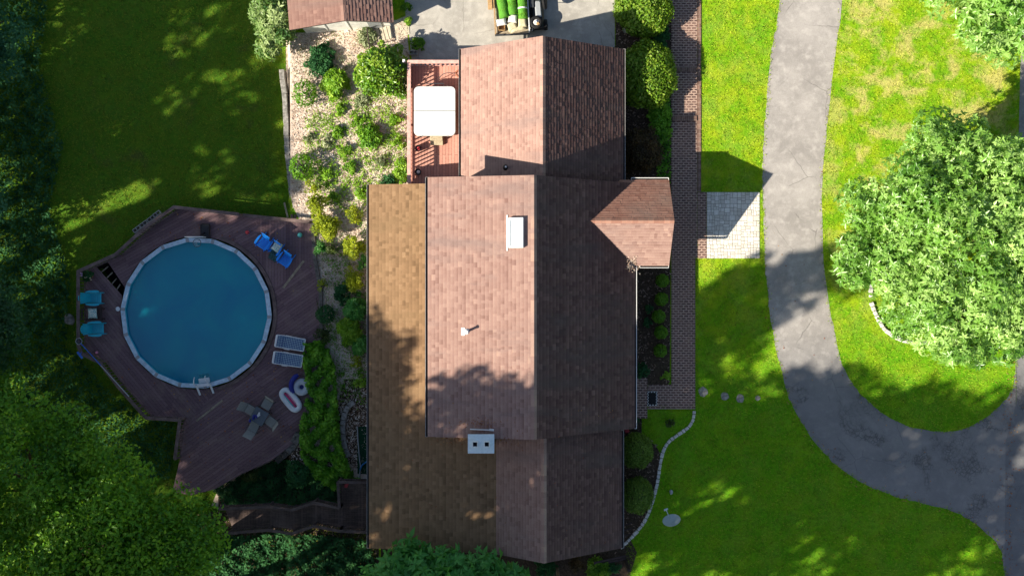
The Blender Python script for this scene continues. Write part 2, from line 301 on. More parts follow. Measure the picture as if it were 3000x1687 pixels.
class MB:
    def __init__(s): s.v = []; s.f = []; s.m = []; s.t = []
    def add(s, vs, fs, mi=0, tone=.5):
        b = len(s.v); s.v += [tuple(p) for p in vs]; s.f += [tuple(b + i for i in f) for f in fs]; s.m += [mi] * len(fs); s.t += (list(tone) if isinstance(tone, (list, tuple)) else [tone] * len(vs)); return s
    def box(s, c, d, rz=0.0, mi=0, bev=0.0, mat=None, tone=.5):
        hx, hy, hz = d[0] / 2, d[1] / 2, d[2] / 2; e = min(bev, hx * .9, hy * .9, hz * .9)
        if e <= 0:
            vs = [(x, y, z) for z in (-hz, hz) for x, y in ((-hx, -hy), (hx, -hy), (hx, hy), (-hx, hy))]
            fs = [(3, 2, 1, 0), (4, 5, 6, 7), (0, 1, 5, 4), (1, 2, 6, 5), (2, 3, 7, 6), (3, 0, 4, 7)]
        else:                                    # chamfered top and bottom rims and corners
            def ring(ix, iy, z):
                return [(-hx + ix + e, -hy + iy, z), (hx - ix - e, -hy + iy, z), (hx - ix, -hy + iy + e, z), (hx - ix, hy - iy - e, z),
                        (hx - ix - e, hy - iy, z), (-hx + ix + e, hy - iy, z), (-hx + ix, hy - iy - e, z), (-hx + ix, -hy + iy + e, z)]
            vs = ring(e, e, -hz) + ring(0, 0, -hz + e) + ring(0, 0, hz - e) + ring(e, e, hz)
            fs = [tuple(range(7, -1, -1)), tuple(range(24, 32))]
            for r in range(3): fs += [(r * 8 + i, r * 8 + (i + 1) % 8, r * 8 + 8 + (i + 1) % 8, r * 8 + 8 + i) for i in range(8)]
        T = Matrix.Translation(c) @ (mat if mat is not None else Matrix.Rotation(rz, 4, 'Z'))
        return s.add([T @ Vector(p) for p in vs], fs, mi, tone)
    def bar(s, a, b, w, h, mi=0, up=(0, 0, 1), bev=0.0, tone=.5):     # a squared bar from a to b
        a, b = Vector(a), Vector(b); d = b - a; L = d.length
        if L < 1e-6: return s
        x = d / L; up = Vector(up); y = up.cross(x)
        if y.length < 1e-4: y = Vector((0, 1, 0)).cross(x) if abs(x.y) < .9 else Vector((1, 0, 0)).cross(x)
        y.normalize(); z = x.cross(y)
        mt = Matrix((x, y, z)).transposed().to_4x4()
        return s.box((a + b) / 2, (L, w, h), mat=mt, mi=mi, bev=bev, tone=tone)
    def tube(s, pts, r, seg=8, mi=0, caps=True, closed=False):
        pts = [Vector(p) for p in pts]; n = len(pts); rr = r if isinstance(r, (list, tuple)) else [r] * n
        vs = []; prev = None
        for i, p in enumerate(pts):
            if closed: d = pts[(i + 1) % n] - pts[i - 1]
            else: d = pts[min(i + 1, n - 1)] - pts[max(i - 1, 0)]
            d.normalize()
            if prev is None: prev = d.orthogonal().normalized()
            x = (prev - d * prev.dot(d)); x = x.normalized() if x.length > 1e-5 else d.orthogonal().normalized(); prev = x; y = d.cross(x)
            for k in range(seg):
                a = 2 * math.pi * k / seg; vs.append(p + (x * math.cos(a) + y * math.sin(a)) * rr[i])
        fs = []
        for i in range(n if closed else n - 1):
            j = (i + 1) % n
            for k in range(seg): fs.append((i * seg + k, i * seg + (k + 1) % seg, j * seg + (k + 1) % seg, j * seg + k))
        if caps and not closed: fs += [tuple(range(seg - 1, -1, -1)), tuple((n - 1) * seg + k for k in range(seg))]
        return s.add(vs, fs, mi)
    def lathe(s, prof, c=(0, 0, 0), seg=24, mi=0, mat=None):
        c = Vector(c); vs = []; T = mat or Matrix.Identity(4)
        for r, z in prof:
            for k in range(seg):
                a = 2 * math.pi * k / seg; vs.append(c + (T @ Vector((r * math.cos(a), r * math.sin(a), z))))
        fs = [(i * seg + k, i * seg + (k + 1) % seg, (i + 1) * seg + (k + 1) % seg, (i + 1) * seg + k) for i in range(len(prof) - 1) for k in range(seg)]
        fs += [tuple(range(seg - 1, -1, -1)), tuple((len(prof) - 1) * seg + k for k in range(seg))]
        return s.add(vs, fs, mi)
    def prism(s, poly, z0, z1, mi=0, tone=.5):   # poly counter-clockwise (x, y)
        n = len(poly); vs = [(x, y, z0) for x, y in poly] + [(x, y, z1) for x, y in poly]
        fs = [tuple(range(n - 1, -1, -1)), tuple(range(n, 2 * n))] + [(i, (i + 1) % n, n + (i + 1) % n, n + i) for i in range(n)]
        return s.add(vs, fs, mi, tone)
    def build(s, name, mats, parent=None, smooth=False, tone=False):
        me = bpy.data.meshes.new(name); me.from_pydata(s.v, [], s.f); me.update()
        for m_ in (mats if isinstance(mats, (list, tuple)) else [mats]): me.materials.append(M[m_] if isinstance(m_, str) else m_)
        if any(s.m): me.polygons.foreach_set('material_index', s.m)
        if smooth: me.polygons.foreach_set('use_smooth', [True] * len(s.f))
        if tone:
            at = me.attributes.new('tone', 'FLOAT', 'POINT'); at.data.foreach_set('value', s.t)
        o = bpy.data.objects.new(name, me); COL.objects.link(o)
        if parent is not None: o.parent = parent
        return o

def np_mesh(name, V, F, mat, parent=None, tone=None):
    me = bpy.data.meshes.new(name); nv, nf = len(V), len(F); k = F.shape[1]
    me.vertices.add(nv); me.vertices.foreach_set('co', np.ascontiguousarray(V, dtype=np.float32).ravel())
    me.loops.add(nf * k); me.loops.foreach_set('vertex_index', np.ascontiguousarray(F, dtype=np.int32).ravel())
    me.polygons.add(nf); me.polygons.foreach_set('loop_start', np.arange(0, nf * k, k, dtype=np.int32))
    me.materials.append(M[mat])
    if tone is not None:
        at = me.attributes.new('tone', 'FLOAT', 'POINT'); at.data.foreach_set('value', np.ascontiguousarray(tone, dtype=np.float32))
    me.update(calc_edges=True)
    o = bpy.data.objects.new(name, me); COL.objects.link(o)
    if parent is not None: o.parent = parent
    return o

def unit(a): return a / np.maximum(np.linalg.norm(a, axis=1, keepdims=True), 1e-9)
def leaves(P, Nr, size, aspect=.5, jit=.6, rng=NP, ros=0, droop=.15, tone=None):
    """P centres, Nr facing directions -> folded leaf blades; ros > 0 sets that many leaves in a rosette at each point"""
    n = len(P); Nn = unit(Nr + rng.normal(0, jit, (n, 3)))
    t = unit(np.cross(Nn, rng.normal(0, 1, (n, 3)))); b = np.cross(Nn, t)
    tn = rng.normal(.5, .2, n) if tone is None else tone + rng.normal(0, .14, n)
    sz = size * rng.uniform(.5, 1.5, n)
    if ros:
        ang = (np.arange(ros)[None, :] * 2 * np.pi / ros + rng.uniform(0, 6.28, n)[:, None] + rng.normal(0, .25, (n, ros))).ravel()
        P = np.repeat(P, ros, 0); Nn = np.repeat(Nn, ros, 0); t0 = np.repeat(t, ros, 0); b0 = np.repeat(b, ros, 0)
        t = t0 * np.cos(ang)[:, None] + b0 * np.sin(ang)[:, None]; b = np.cross(Nn, t)
        tilt = rng.uniform(-droop - .35, droop + .25, len(P))[:, None]; t = unit(t + Nn * tilt); Nn = unit(np.cross(t, b))
        tn = np.repeat(tn, ros) + rng.normal(0, .08, len(P)); sz = np.repeat(sz, ros) * rng.uniform(.75, 1.2, len(P))
        n = len(P)
    l = sz[:, None]; w = l * aspect * .5
    base = P - (0 if ros else .5) * l * t
    mid = base + .42 * l * t; fold = .16 * l * Nn
    V = np.empty((n, 4, 3)); V[:, 0] = base; V[:, 1] = mid + w * b + fold * .6; V[:, 2] = base + l * t - fold * .4; V[:, 3] = mid - w * b + fold * .6
    idx = np.arange(n)[:, None] * 4
    F = np.concatenate([idx + [0, 2, 1], idx + [0, 3, 2]], 0)
    return V.reshape(-1, 3), F, np.repeat(np.clip(tn, 0, 1), 4)

def sphere_pts(n, rng=NP, up=-.35):
    d = unit(rng.normal(0, 1, (int(n * 2.6), 3))); d = d[d[:, 2] > up]
    return d[:n]
def lobed(center, radii, nl, lr, per, rng=NP, up=-.3, fill=.68):
    """points on many small lobes spread over an ellipsoid: an uneven crown with gaps between its clumps"""
    c = np.array(center); r = np.array(radii); P, Q, T = [], [], []
    dirs = sphere_pts(nl, rng, up)
    for d in dirs:
        q = c + d * r * rng.uniform(fill - .22, fill + .18); k = lr * rng.uniform(.65, 1.3)
        e = sphere_pts(int(per * (k / lr) ** 2) + 4, rng, -.45)
        rad = k * rng.uniform(.55, 1.08, (len(e), 1)) * np.array([[1, 1, .75]])
        P.append(q + e * rad); Q.append(e * .8 + np.array([0, 0, .75])); T.append(np.full(len(e), rng.normal(.5, .24)))
    return np.concatenate(P), np.concatenate(Q), np.concatenate(T)

def limb(mb, a, b, r0, r1, rng, wob=.12, n=5):
    a, b = Vector(a), Vector(b); L = (b - a).length; pts, rs = [], []
    for i in range(n + 1):
        f = i / n; p = a.lerp(b, f)
        if 0 < i < n: p += Vector((rng.normal(0, wob), rng.normal(0, wob), 0)) * L * .2
        pts.append(p); rs.append(r0 + (r1 - r0) * f)
    mb.tube(pts, rs, 7); return pts
def tree(name, base, crown_c, radii, label, cat='tree', group=None, mat='lf_forest', nl=46, lr=1.3, per=120, size=.3, aspect=.55, ros=0, tr=.22, seed=1, up=-.3, jit=.55, fill=.68):
    rng = np.random.default_rng(seed)
    root = empty(name, base, 0, label, cat, group)
    b = Vector(base); cc = Vector(crown_c) - b
    mb = MB(); top = cc - Vector((0, 0, radii[2] * .35))
    limb(mb, (0, 0, -.3), top, tr, tr * .55, rng, .06, 6)
    for k in range(7):
        a = 6.283 * k / 7 + rng.uniform(-.3, .3); st = Vector((0, 0, 0)).lerp(top, rng.uniform(.55, .98))
        limb(mb, st, cc + Vector((math.cos(a) * radii[0] * .62, math.sin(a) * radii[1] * .62, rng.uniform(-.1, .45) * radii[2])), tr * .42, .03, rng)
    mb.build('trunk', 'bark', root, smooth=True)
    P, Q, T = lobed(cc, radii, nl, lr, per, rng, up, fill)
    V, F, t = leaves(P, Q, size, aspect, jit, rng, ros, tone=T)
    np_mesh('crown', V, F, mat, root, t)
    return root
def copy_tree(o, loc, rz=0.0, label=None, group=None, scale=None):
    c = o.copy(); COL.objects.link(c); c.location = loc; c.rotation_euler = (0, 0, rz)
    if scale: c.scale = scale
    if label: c['label'] = label
    if group: c['group'] = group
    for ch in o.children:
        d = ch.copy(); COL.objects.link(d); d.parent = c
        for g in ch.children:
            e = g.copy(); COL.objects.link(e); e.parent = d
    return c

def smooth_path(pts, k=6, closed=False):
    pts = [Vector(p) for p in pts]; n = len(pts); out = []
    rng_ = range(n if closed else n - 1)
    for i in rng_:
        if closed: p0, p1, p2, p3 = pts[i - 1], pts[i], pts[(i + 1) % n], pts[(i + 2) % n]
        else: p0, p1, p2, p3 = pts[max(i - 1, 0)], pts[i], pts[i + 1], pts[min(i + 2, n - 1)]
        for j in range(k):
            t = j / k
            out.append(.5 * ((2 * p1) + (p2 - p0) * t + (2 * p0 - 5 * p1 + 4 * p2 - p3) * t * t + (3 * p1 - p0 - 3 * p2 + p3) * t ** 3))
    if not closed: out.append(pts[-1])
    return out
def in_poly(P, poly):
    x, y = P[:, 0], P[:, 1]; ins = np.zeros(len(P), bool); n = len(poly)
    for i in range(n):
        x1, y1 = poly[i][0], poly[i][1]; x2, y2 = poly[i - 1][0], poly[i - 1][1]
        c = ((y1 > y) != (y2 > y)); xi = (x2 - x1) * (y - y1) / ((y2 - y1) if abs(y2 - y1) > 1e-9 else 1e-9) + x1
        ins ^= c & (x < xi)
    return ins
def hgt(x, y):                                # lie of the land: level in front, a bank and a lower back yard to the west
    x = np.asarray(x, dtype=float)
    return np.interp(x, [-400, -11.15, -10.85, -6.6, 400], [-1.0, -1.0, -.14, 0.0, 0.0]) + 0 * np.asarray(y, dtype=float)
def ph(u, v):                                 # photo pixel -> point on the land
    z = 0.0
    for _ in range(4):
        p = W(u, v, z); z = float(hgt(p.x, p.y))
    return W(u, v, z)
def sheet(name, poly, dz, mat, kind='structure', parent=None, step=None):
    """a flat patch of ground following the land, filled from an outline"""
    import bmesh
    bm = bmesh.new(); vs = [bm.verts.new((p[0], p[1], float(hgt(p[0], p[1])) + dz)) for p in poly]
    es = [bm.edges.new((vs[i], vs[(i + 1) % len(vs)])) for i in range(len(vs))]
    bmesh.ops.triangle_fill(bm, use_beauty=True, use_dissolve=False, edges=es)
    for x_ in (-10.85, -11.15, -8.5, -6.6):
        bmesh.ops.bisect_plane(bm, geom=bm.verts[:] + bm.edges[:] + bm.faces[:], plane_co=(x_, 0, 0), plane_no=(1, 0, 0))
    for v in bm.verts: v.co.z = float(hgt(v.co.x, v.co.y)) + dz
    bmesh.ops.recalc_face_normals(bm, faces=bm.faces)
    if bm.faces and sum(f.normal.z for f in bm.faces) < 0: bmesh.ops.reverse_faces(bm, faces=bm.faces)
    me = bpy.data.meshes.new(name); bm.to_mesh(me); bm.free(); me.materials.append(M[mat])
    o = bpy.data.objects.new(name, me); COL.objects.link(o)
    if kind: o['kind'] = kind
    if parent is not None: o.parent = parent
    return o

m = Mt('checked_rubber', rough=.8); ck = m.n('ShaderNodeTexChecker'); ck.inputs['Scale'].default_value = 1 / .07; m.l(m.co(), ck.inputs[0])
ck.inputs[1].default_value = (.6, .6, .58, 1); ck.inputs[2].default_value = (.015, .015, .016, 1); m.color(ck.outputs[0]); M['checker'] = m.m

# ------------------------------------------------------------------ the land, paving and beds
xs = [-420, -200, -100, -60, -40, -30, -25, -20, -15, -11.15, -10.85, -8.5, -6.6, -3, 0, 5, 10, 15, 20, 25, 40, 60, 100, 200, 420]
ys = [-420, -200, -100, -50, -30, -20, -15, -10, -5, 0, 5, 10, 15, 20, 30, 50, 100, 200, 420]
g = MB(); g.v = [(x, y, float(hgt(x, y))) for y in ys for x in xs]; nx = len(xs)
g.f = [(j * nx + i, j * nx + i + 1, (j + 1) * nx + i + 1, (j + 1) * nx + i) for j in range(len(ys) - 1) for i in range(nx - 1)]
g.m = [0] * len(g.f)
tag(g.build('ground', 'lawn'), kind='structure')

def wob(pts, k=6, amp=.03, seed=3):           # a slightly ragged edge
    r = random.Random(seed); return [(p.x + r.uniform(-amp, amp), p.y + r.uniform(-amp, amp)) for p in smooth_path(pts, k)]
OUT = [(2290, -400), (2283, 0), (2262, 140), (2245, 300), (2236, 420), (2234, 520), (2236, 600), (2240, 760), (2250, 870), (2262, 960), (2300, 1130), (2340, 1220), (2400, 1310), (2480, 1385), (2560, 1430), (2640, 1458), (2720, 1478), (2800, 1500), (2870, 1545), (2925, 1600), (2944, 1687), (2950, 1900)]
INN = [(2500, -400), (2467, 0), (2450, 140), (2430, 300), (2415, 450), (2408, 560), (2410, 720), (2422, 850), (2445, 970), (2470, 1070), (2510, 1140), (2560, 1190), (2620, 1230), (2700, 1258), (2780, 1263), (2850, 1245), (2910, 1205), (2960, 1150), (2974, 1100), (2978, 1000)]
drive_l = wob([W(*p) for p in OUT], 6, .035, 1); drive_r = wob([W(*p) for p in INN], 6, .03, 2)
DRIVE = drive_l + [(24.6, -17.7), (24.6, -2.6)] + drive_r[::-1]
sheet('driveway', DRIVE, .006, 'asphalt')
ROAD = [(24.15, -40), (31, -40), (31, 40), (25.6, 40), (25.0, 18), (24.65, 4), (24.62, -2.4), (24.62, -5.6), (24.1, -7.5), (24.05, -13), (24.12, -20)]
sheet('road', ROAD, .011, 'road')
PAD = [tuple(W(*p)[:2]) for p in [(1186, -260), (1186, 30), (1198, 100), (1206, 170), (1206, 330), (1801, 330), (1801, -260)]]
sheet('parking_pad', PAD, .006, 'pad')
BEDN = [tuple(W(*p)[:2]) for p in [(1803, -200), (1803, 545), (1968, 545), (1968, -200)]]
BEDF = [tuple(W(*p)[:2]) for p in [(1800, 545), (1800, 1650), (1835, 1588), (1868, 1556), (1893, 1515), (1910, 1470), (1926, 1400), (1936, 1345), (1925, 1300), (1880, 1270), (1880, 1200), (1962, 1120), (1966, 545)]]
sheet('front_bed', BEDN, .005, 'mulch_dark'); sheet('foundation_bed', BEDF, .005, 'mulch_dark')
BEDW_PX = [(838, 110), (838, 250), (842, 400), (846, 520), (858, 605), (905, 700), (925, 760), (938, 850), (934, 950), (925, 1050), (900, 1180), (858, 1290), (800, 1340), (700, 1390), (640, 1430), (620, 1480), (720, 1500), (900, 1520), (1090, 1520), (1090, 640), (1200, 540), (1200, 175), (1190, 60), (1100, 60), (950, 95)]
BEDW = [tuple(ph(*p)[:2]) for p in BEDW_PX]
sheet('planting_bed', BEDW, .006, 'mulch')
BEDLOW = [tuple(ph(*p)[:2]) for p in [(985, 1190), (975, 1260), (1000, 1340), (1090, 1400), (1090, 1110), (1010, 1110)]]
sheet('gravel_patio', BEDLOW, .011, 'mulch_dark')
SHADEBED = [tuple(ph(*p)[:2]) for p in [(858, 1300), (800, 1348), (700, 1398), (640, 1440), (640, 1490), (1000, 1500), (1085, 1420), (1030, 1395), (930, 1330)]]
sheet('shaded_bed', SHADEBED, .012, 'mulch_dark')
SOUTHBED = [(-22, -11.2), (-6.5, -11.0), (-6.5, -17), (-22, -17)]
sheet('woodland_floor', SOUTHBED, .007, 'mulch_dark')
sheet('side_bed', [(-6.4, -11.9), (5.6, -11.9), (6.1, -12.9), (5.0, -16.5), (-6.4, -16.5)], .004, 'mulch_dark')
LAWNPATCH = [tuple(W(*p)[:2]) for p in [(1905, 1202), (2030, 1202), (2026, 1240), (1990, 1270), (1955, 1298), (1938, 1325), (1905, 1290)]]
sheet('lawn_patch', LAWNPATCH, .010, 'lawn')

def slab(name, px, z1, mat, z0=-.06, parent=None, pts=None):
    poly = [tuple(W(*p, z1)[:2]) for p in px] if pts is None else pts
    a = sum(poly[i - 1][0] * poly[i][1] - poly[i][0] * poly[i - 1][1] for i in range(len(poly)))
    if a < 0: poly = poly[::-1]
    o = MB().prism(poly, z0, z1).build(name, mat, parent); tag(o, kind='structure' if parent is None else None); return o, poly
WALK = [(1967, -300), (2042, -300), (2042, 757), (2037, 757), (2037, 1198), (1898, 1198), (1898, 1126), (1967, 1126)]
_, WALKP = slab('brick_walkway', WALK, .035, 'brick')
_, STEPP = slab('brick_doorstep', [(1858, 1105), (1896.5, 1105), (1896.5, 1225), (1858, 1225)], .15, 'brick')
_, EDGEP = slab('brick_edging', [(2043, -300), (2054, -300), (2054, 562), (2043, 562)], .045, 'brick_edge')
_, APRP = slab('walkway_apron', [(2043, 563), (2070, 563), (2070, 757), (2043, 757)], .034, 'brick')
for i, (v, h_) in enumerate(((203, .07), (347, .10))):
    slab('walkway_step', [(1969, v - 7), (2042, v - 7), (2042, v + 7), (1969, v + 7)], h_, 'brick_edge')
# pale ashlar pavers, each stone cut from a rectangle
pb = MB(); pv0, pv1 = W(2071, 757, .03), W(2226, 563, .03)
pb.box(((pv0.x + pv1.x) / 2, (pv0.y + pv1.y) / 2, -.01), (pv1.x - pv0.x, pv1.y - pv0.y, .05), mi=1)
def cut(x0, y0, x1, y1, d):
    w, h = x1 - x0, y1 - y0
    if d > 0 and max(w, h) > .24 and (max(w, h) > .36 or RND.random() < .7):
        f = RND.choice((.35, .5, .5, .65))
        if w > h: cut(x0, y0, x0 + w * f, y1, d - 1); cut(x0 + w * f, y0, x1, y1, d - 1)
        else: cut(x0, y0, x1, y0 + h * f, d - 1); cut(x0, y0 + h * f, x1, y1, d - 1)
    else:
        gp = .009; pb.box(((x0 + x1) / 2, (y0 + y1) / 2, .018 + U(-.003, .003)), (w - gp * 2, h - gp * 2, .036), rz=U(-.012, .012), bev=.010, tone=RND.random())
cut(pv0.x, pv0.y, pv1.x, pv1.y, 11)
tag(pb.build('paver_path', ['paver', 'joint'], tone=True), kind='structure'); PAVP = [(pv0.x, pv0.y), (pv1.x, pv0.y), (pv1.x, pv1.y), (pv0.x, pv1.y)]
slab('side_steps_landing', [(1152, 64), (1196, 44), (1200, 100), (1162, 118)], .03, 'concrete')

# ------------------------------------------------------------------ house
house = empty('house', (0, 0, 0), 0, 'long house with pink-brown shingle roofs, a lower tan rear roof and a small front gable', 'house')
def roof(name, A, B, D, mat, parent=house, expo=.155, thick=1.0, seed=1, trim='dark_trim', slabt=.11, sd=.11, grad=.36):
    r = random.Random(seed); A, B, D = Vector(A), Vector(B), Vector(D)
    e = B - A; L = e.length; e /= L; s = D - A; S = s.length; s /= S; n = e.cross(s)
    if n.z < 0: n = -n
    mb = MB()
    q = [A, B, B + s * S, A + s * S]
    fs = [(3, 2, 1, 0), (4, 5, 6, 7), (0, 1, 5, 4), (1, 2, 6, 5), (2, 3, 7, 6), (3, 0, 4, 7)]
    if e.cross(s).z < 0: fs = [f[::-1] for f in fs]
    mb.add([p - n * slabt for p in q] + q, fs, 1)
    k = 0
    while k * expo < S - .02:
        b0, b1 = k * expo - .012, min((k + 1) * expo, S); a = -r.uniform(0, .35); row = r.gauss(0, .035)
        while a < L:
            w = r.uniform(.11, .27); a0, a1 = max(a, 0.0), min(a + w, L); a += w
            if a1 - a0 < .01: continue
            t = r.uniform(.006, .017) * thick; u0 = .003
            vs = [A + e * a0 + s * b0 + n * (u0 + t), A + e * a1 + s * b0 + n * (u0 + t), A + e * a1 + s * b1 + n * u0, A + e * a0 + s * b1 + n * u0, A + e * a0 + s * b0, A + e * a1 + s * b0]
            f2 = [(0, 1, 2, 3), (4, 5, 1, 0)]
            if e.cross(s).z < 0: f2 = [f[::-1] for f in f2]
            tn = min(1, max(0, r.gauss(.56, sd) + row)); mb.add(vs, f2, 0, [tn, tn, max(0, tn - grad), max(0, tn - grad), .1, .1])  # upper end of each tab darker: course shadow put into its tone
        k += 1
    return mb.build(name, [mat, trim], parent, tone=True)
def ridge(A, B, s1, s2, mat, parent=house, step=.24, w=.15, seed=4):   # overlapping folded cap shingles
    r = random.Random(seed); A, B = Vector(A), Vector(B); d = (B - A); L = d.length; d /= L; s1 = Vector(s1).normalized(); s2 = Vector(s2).normalized(); mb = MB(); a = 0
    while a < L - .01:
        b = min(a + step * 1.06, L); up0, up1 = Vector((0, 0, .035)), Vector((0, 0, .022))
        p0, p1 = A + d * a + up0, A + d * b + up1
        vs = [p0 + s1 * w, p0, p0 + s2 * w, p1 + s1 * w, p1, p1 + s2 * w, p0 + s1 * w - up0, p0 - up0, p0 + s2 * w - up0]
        mb.add(vs, [(0, 1, 4, 3), (1, 2, 5, 4), (6, 7, 1, 0), (7, 8, 2, 1)], 0, r.uniform(.3, .9)); a += step
    o = mb.build('ridge_cap', mat, parent, tone=True)
    o.data.materials[0].use_backface_culling = False; return o
def wallblock(name, prof, y0, y1, mat='siding', axis='y', parent=house):    # a gabled block, outline in (x, z) swept along y
    n = len(prof)
    P = (lambda a, b, c: (a, c, b)) if axis == 'y' else (lambda a, b, c: (c, a, b))
    vs = [P(a, b, y0) for a, b in prof] + [P(a, b, y1) for a, b in prof]
    fs = [tuple(range(n)), tuple(range(2 * n - 1, n - 1, -1))] + [(i, n + i, n + (i + 1) % n, (i + 1) % n) for i in range(n)]
    import bmesh
    o = MB().add(vs, fs).build(name, mat, parent)
    bm = bmesh.new(); bm.from_mesh(o.data); bmesh.ops.recalc_face_normals(bm, faces=bm.faces); bm.to_mesh(o.data); bm.free(); return o
def gutter(A, B, out, lip='white', parent=house):
    A, B, o = Vector(A), Vector(B), Vector(out); mb = MB()
    mb.bar(A + o * .055 + Vector((0, 0, -.085)), B + o * .055 + Vector((0, 0, -.085)), .11, .012, 1)
    mb.bar(A + o * .112 + Vector((0, 0, -.04)), B + o * .112 + Vector((0, 0, -.04)), .022, .10, 0)
    for q in (A, B): mb.box(q + o * .06 + Vector((0, 0, -.04)), (.012 if abs(o.x) < .5 else .11, .11 if abs(o.x) < .5 else .012, .10), mi=0)
    return mb.build('gutter', [lip, 'dark_trim'], parent)
# roof lines
EAV, MRZ, DRZ = 2.5, 6.1, 5.2
MX0, MXR, MX1, MY0, MY1 = -3.69, .95, 5.68, -6.53, 4.86
roof('dormer_roof', (MX0, MY1, DRZ), (MX0, MY0, DRZ), (MXR, MY1, MRZ), 'sh_pink', expo=.172, seed=2)
roof('front_roof', (MX1, MY0, EAV), (MX1, MY1, EAV), (MXR, MY0, MRZ), 'sh_front', expo=.19, seed=3, thick=1.15)
ridge((MXR, MY0, MRZ), (MXR, MY1, MRZ), (-1, 0, -.194), (1, 0, -.761), 'sh_pink')
wallblock('main_wall', [(-3.35, -.3), (5.25, -.3), (5.25, 2.66), (MXR, 5.93), (-3.35, 5.1)], -6.2, 4.5)
GX0, GXR, GX1, GY1, GZE, GZR = -2.36, 1.36, 5.16, 11.12, 2.4, 4.95
roof('garage_rear_roof', (GX0, GY1, GZE), (GX0, 4.4, GZE), (GXR, GY1, GZR), 'sh_pink', seed=5)
roof('garage_front_roof', (GX1, 4.4, GZE), (GX1, GY1, GZE), (GXR, 4.4, GZR), 'sh_front', seed=6, thick=1.15)
ridge((GXR, 4.6, GZR), (GXR, GY1, GZR), (-1, 0, -.685), (1, 0, -.671), 'sh_pink', seed=7)
wallblock('garage_wall', [(-2.02, -.2), (4.8, -.2), (4.8, 2.50), (GXR, 4.78), (-2.02, 2.48)], 4.52, 10.8)
BX0, BX1, BZ0, BZ1, SY = -6.63, -.70, 2.5, 3.58, -12.08
roof('rear_roof', (BX0, 4.80, BZ0), (BX0, SY, BZ0), (BX1, 4.80, BZ1), 'sh_tan', expo=.16, seed=8, thick=1.2, sd=.13, grad=.26)
SXR, SZR, SX1 = 1.40, 5.22, 5.08
roof('south_rear_roof', (BX1, -6.45, BZ1), (BX1, SY, BZ1), (SXR, -6.45, SZR), 'sh_pink', seed=9)
roof('south_front_roof', (SX1, SY, EAV), (SX1, -6.45, EAV), (SXR, SY, SZR), 'sh_front', seed=10, thick=1.1)
ridge((SXR, SY, SZR), (SXR, -6.5, SZR), (-1, 0, -.78), (1, 0, -.74), 'sh_pink', seed=11)
wallblock('rear_wall', [(-6.25, -.4), (-3.36, -.4), (-3.36, 2.93), (-6.25, 2.42)], -6.2, 4.45)
wallblock('south_wall', [(-6.25, -.4), (4.7, -.4), (4.7, 2.6), (SXR, 5.03), (-.7, 3.42), (-6.25, 2.42)], -11.75, -6.22)
EX, EYN, EYS, EYR, EZR = 7.30, 5.0, 1.05, 3.02, 4.13
roof('entry_north_roof', (EX, EYN, EAV), (3.0, EYN, EAV), (EX, EYR, EZR), 'sh_red', seed=12)
roof('entry_south_roof', (3.0, EYS, EAV), (EX, EYS, EAV), (3.0, EYR, EZR), 'sh_pink', seed=13)
ridge((3.5, EYR, EZR), (EX, EYR, EZR), (0, 1, -.823), (0, -1, -.827), 'sh_red', seed=14)
wallblock('entry_wall', [(1.38, -.2), (4.68, -.2), (4.68, 2.62), (EYR, 3.98), (1.38, 2.62)], 5.26, 6.9, axis='x')
gutter((MX1, MY0, EAV), (MX1, EYS - .05, EAV), (1, 0, 0)); gutter((GX1, 4.9, GZE), (GX1, GY1, GZE), (1, 0, 0), 'grey_metal')
gutter((SX1, SY, EAV), (SX1, -6.6, EAV), (1, 0, 0), 'grey_metal'); gutter((MX0, MY0, DRZ), (MX0, MY1, DRZ), (-1, 0, 0), 'grey_metal')
gutter((GX0, 4.95, GZE), (GX0, GY1, GZE), (-1, 0, 0), 'grey_metal'); gutter((BX0, SY, BZ0), (BX0, 4.80, BZ0), (-1, 0, 0), 'grey_metal')
gutter((EX - .02, EYS, EAV), (5.95, EYS, EAV), (0, -1, 0)); gutter((5.55, EYN, EAV), (EX - .02, EYN, EAV), (0, 1, 0))
# skylight, vents, chimney
def on_dormer(x): return MRZ - (MXR - x) * .194
sky_c = Vector((.20, 2.38, on_dormer(.20)))
ta = math.atan(.194); SM = Matrix.Rotation(-ta, 4, 'Y')
sk = MB()
for dx, dy, sx, sy in ((-.28, 0, .09, 1.30), (.28, 0, .09, 1.30), (0, .605, .47, .09), (0, -.605, .47, .09)):
    sk.box(sky_c + SM @ Vector((dx, dy, .10)), (sx, sy, .22), mat=SM, bev=.012)
sk.box(sky_c + SM @ Vector((-.41, 0, .035)), (.05, 1.55, .03), mat=SM)
sko = sk.build('skylight', 'white', house)
MB().box(sky_c + SM @ Vector((0, 0, .17)), (.47, 1.12, .02), mat=SM).build('pane', 'skyglass', sko)
pc = Vector((-1.98, -1.90, on_dormer(-1.98)))
vp = MB(); vp.tube([pc - Vector((0, 0, .1)), pc + Vector((0, 0, .46))], .055, 14); vp.lathe([(.13, 0), (.12, .02), (.06, .10)], pc + Vector((0, 0, .02)), 16)
vp.lathe([(.075, 0), (.075, .02)], pc + Vector((0, 0, .46)), 14); vp.box(pc + SM @ Vector((-.16, 0, .02)), (.16, .34, .012), mat=SM)
vp.build('vent_pipe', 'white', house)
gp = Vector((-.28, 5.44, GZR - (GXR + .28) * .685)); vp = MB()
vp.tube([gp - Vector((0, 0, .1)), gp + Vector((0, 0, .33))], .06, 12); vp.lathe([(.14, 0), (.10, .05), (.07, .10)], gp + Vector((0, 0, .01)), 14)
vp.build('vent_pipe', 'black', house); MB().lathe([(.045, 0), (.045, .02)], gp + Vector((0, 0, .33)), 12).build('vent_cap', 'white', house)
cx, cy, cz = -1.325, -6.66, 6.5
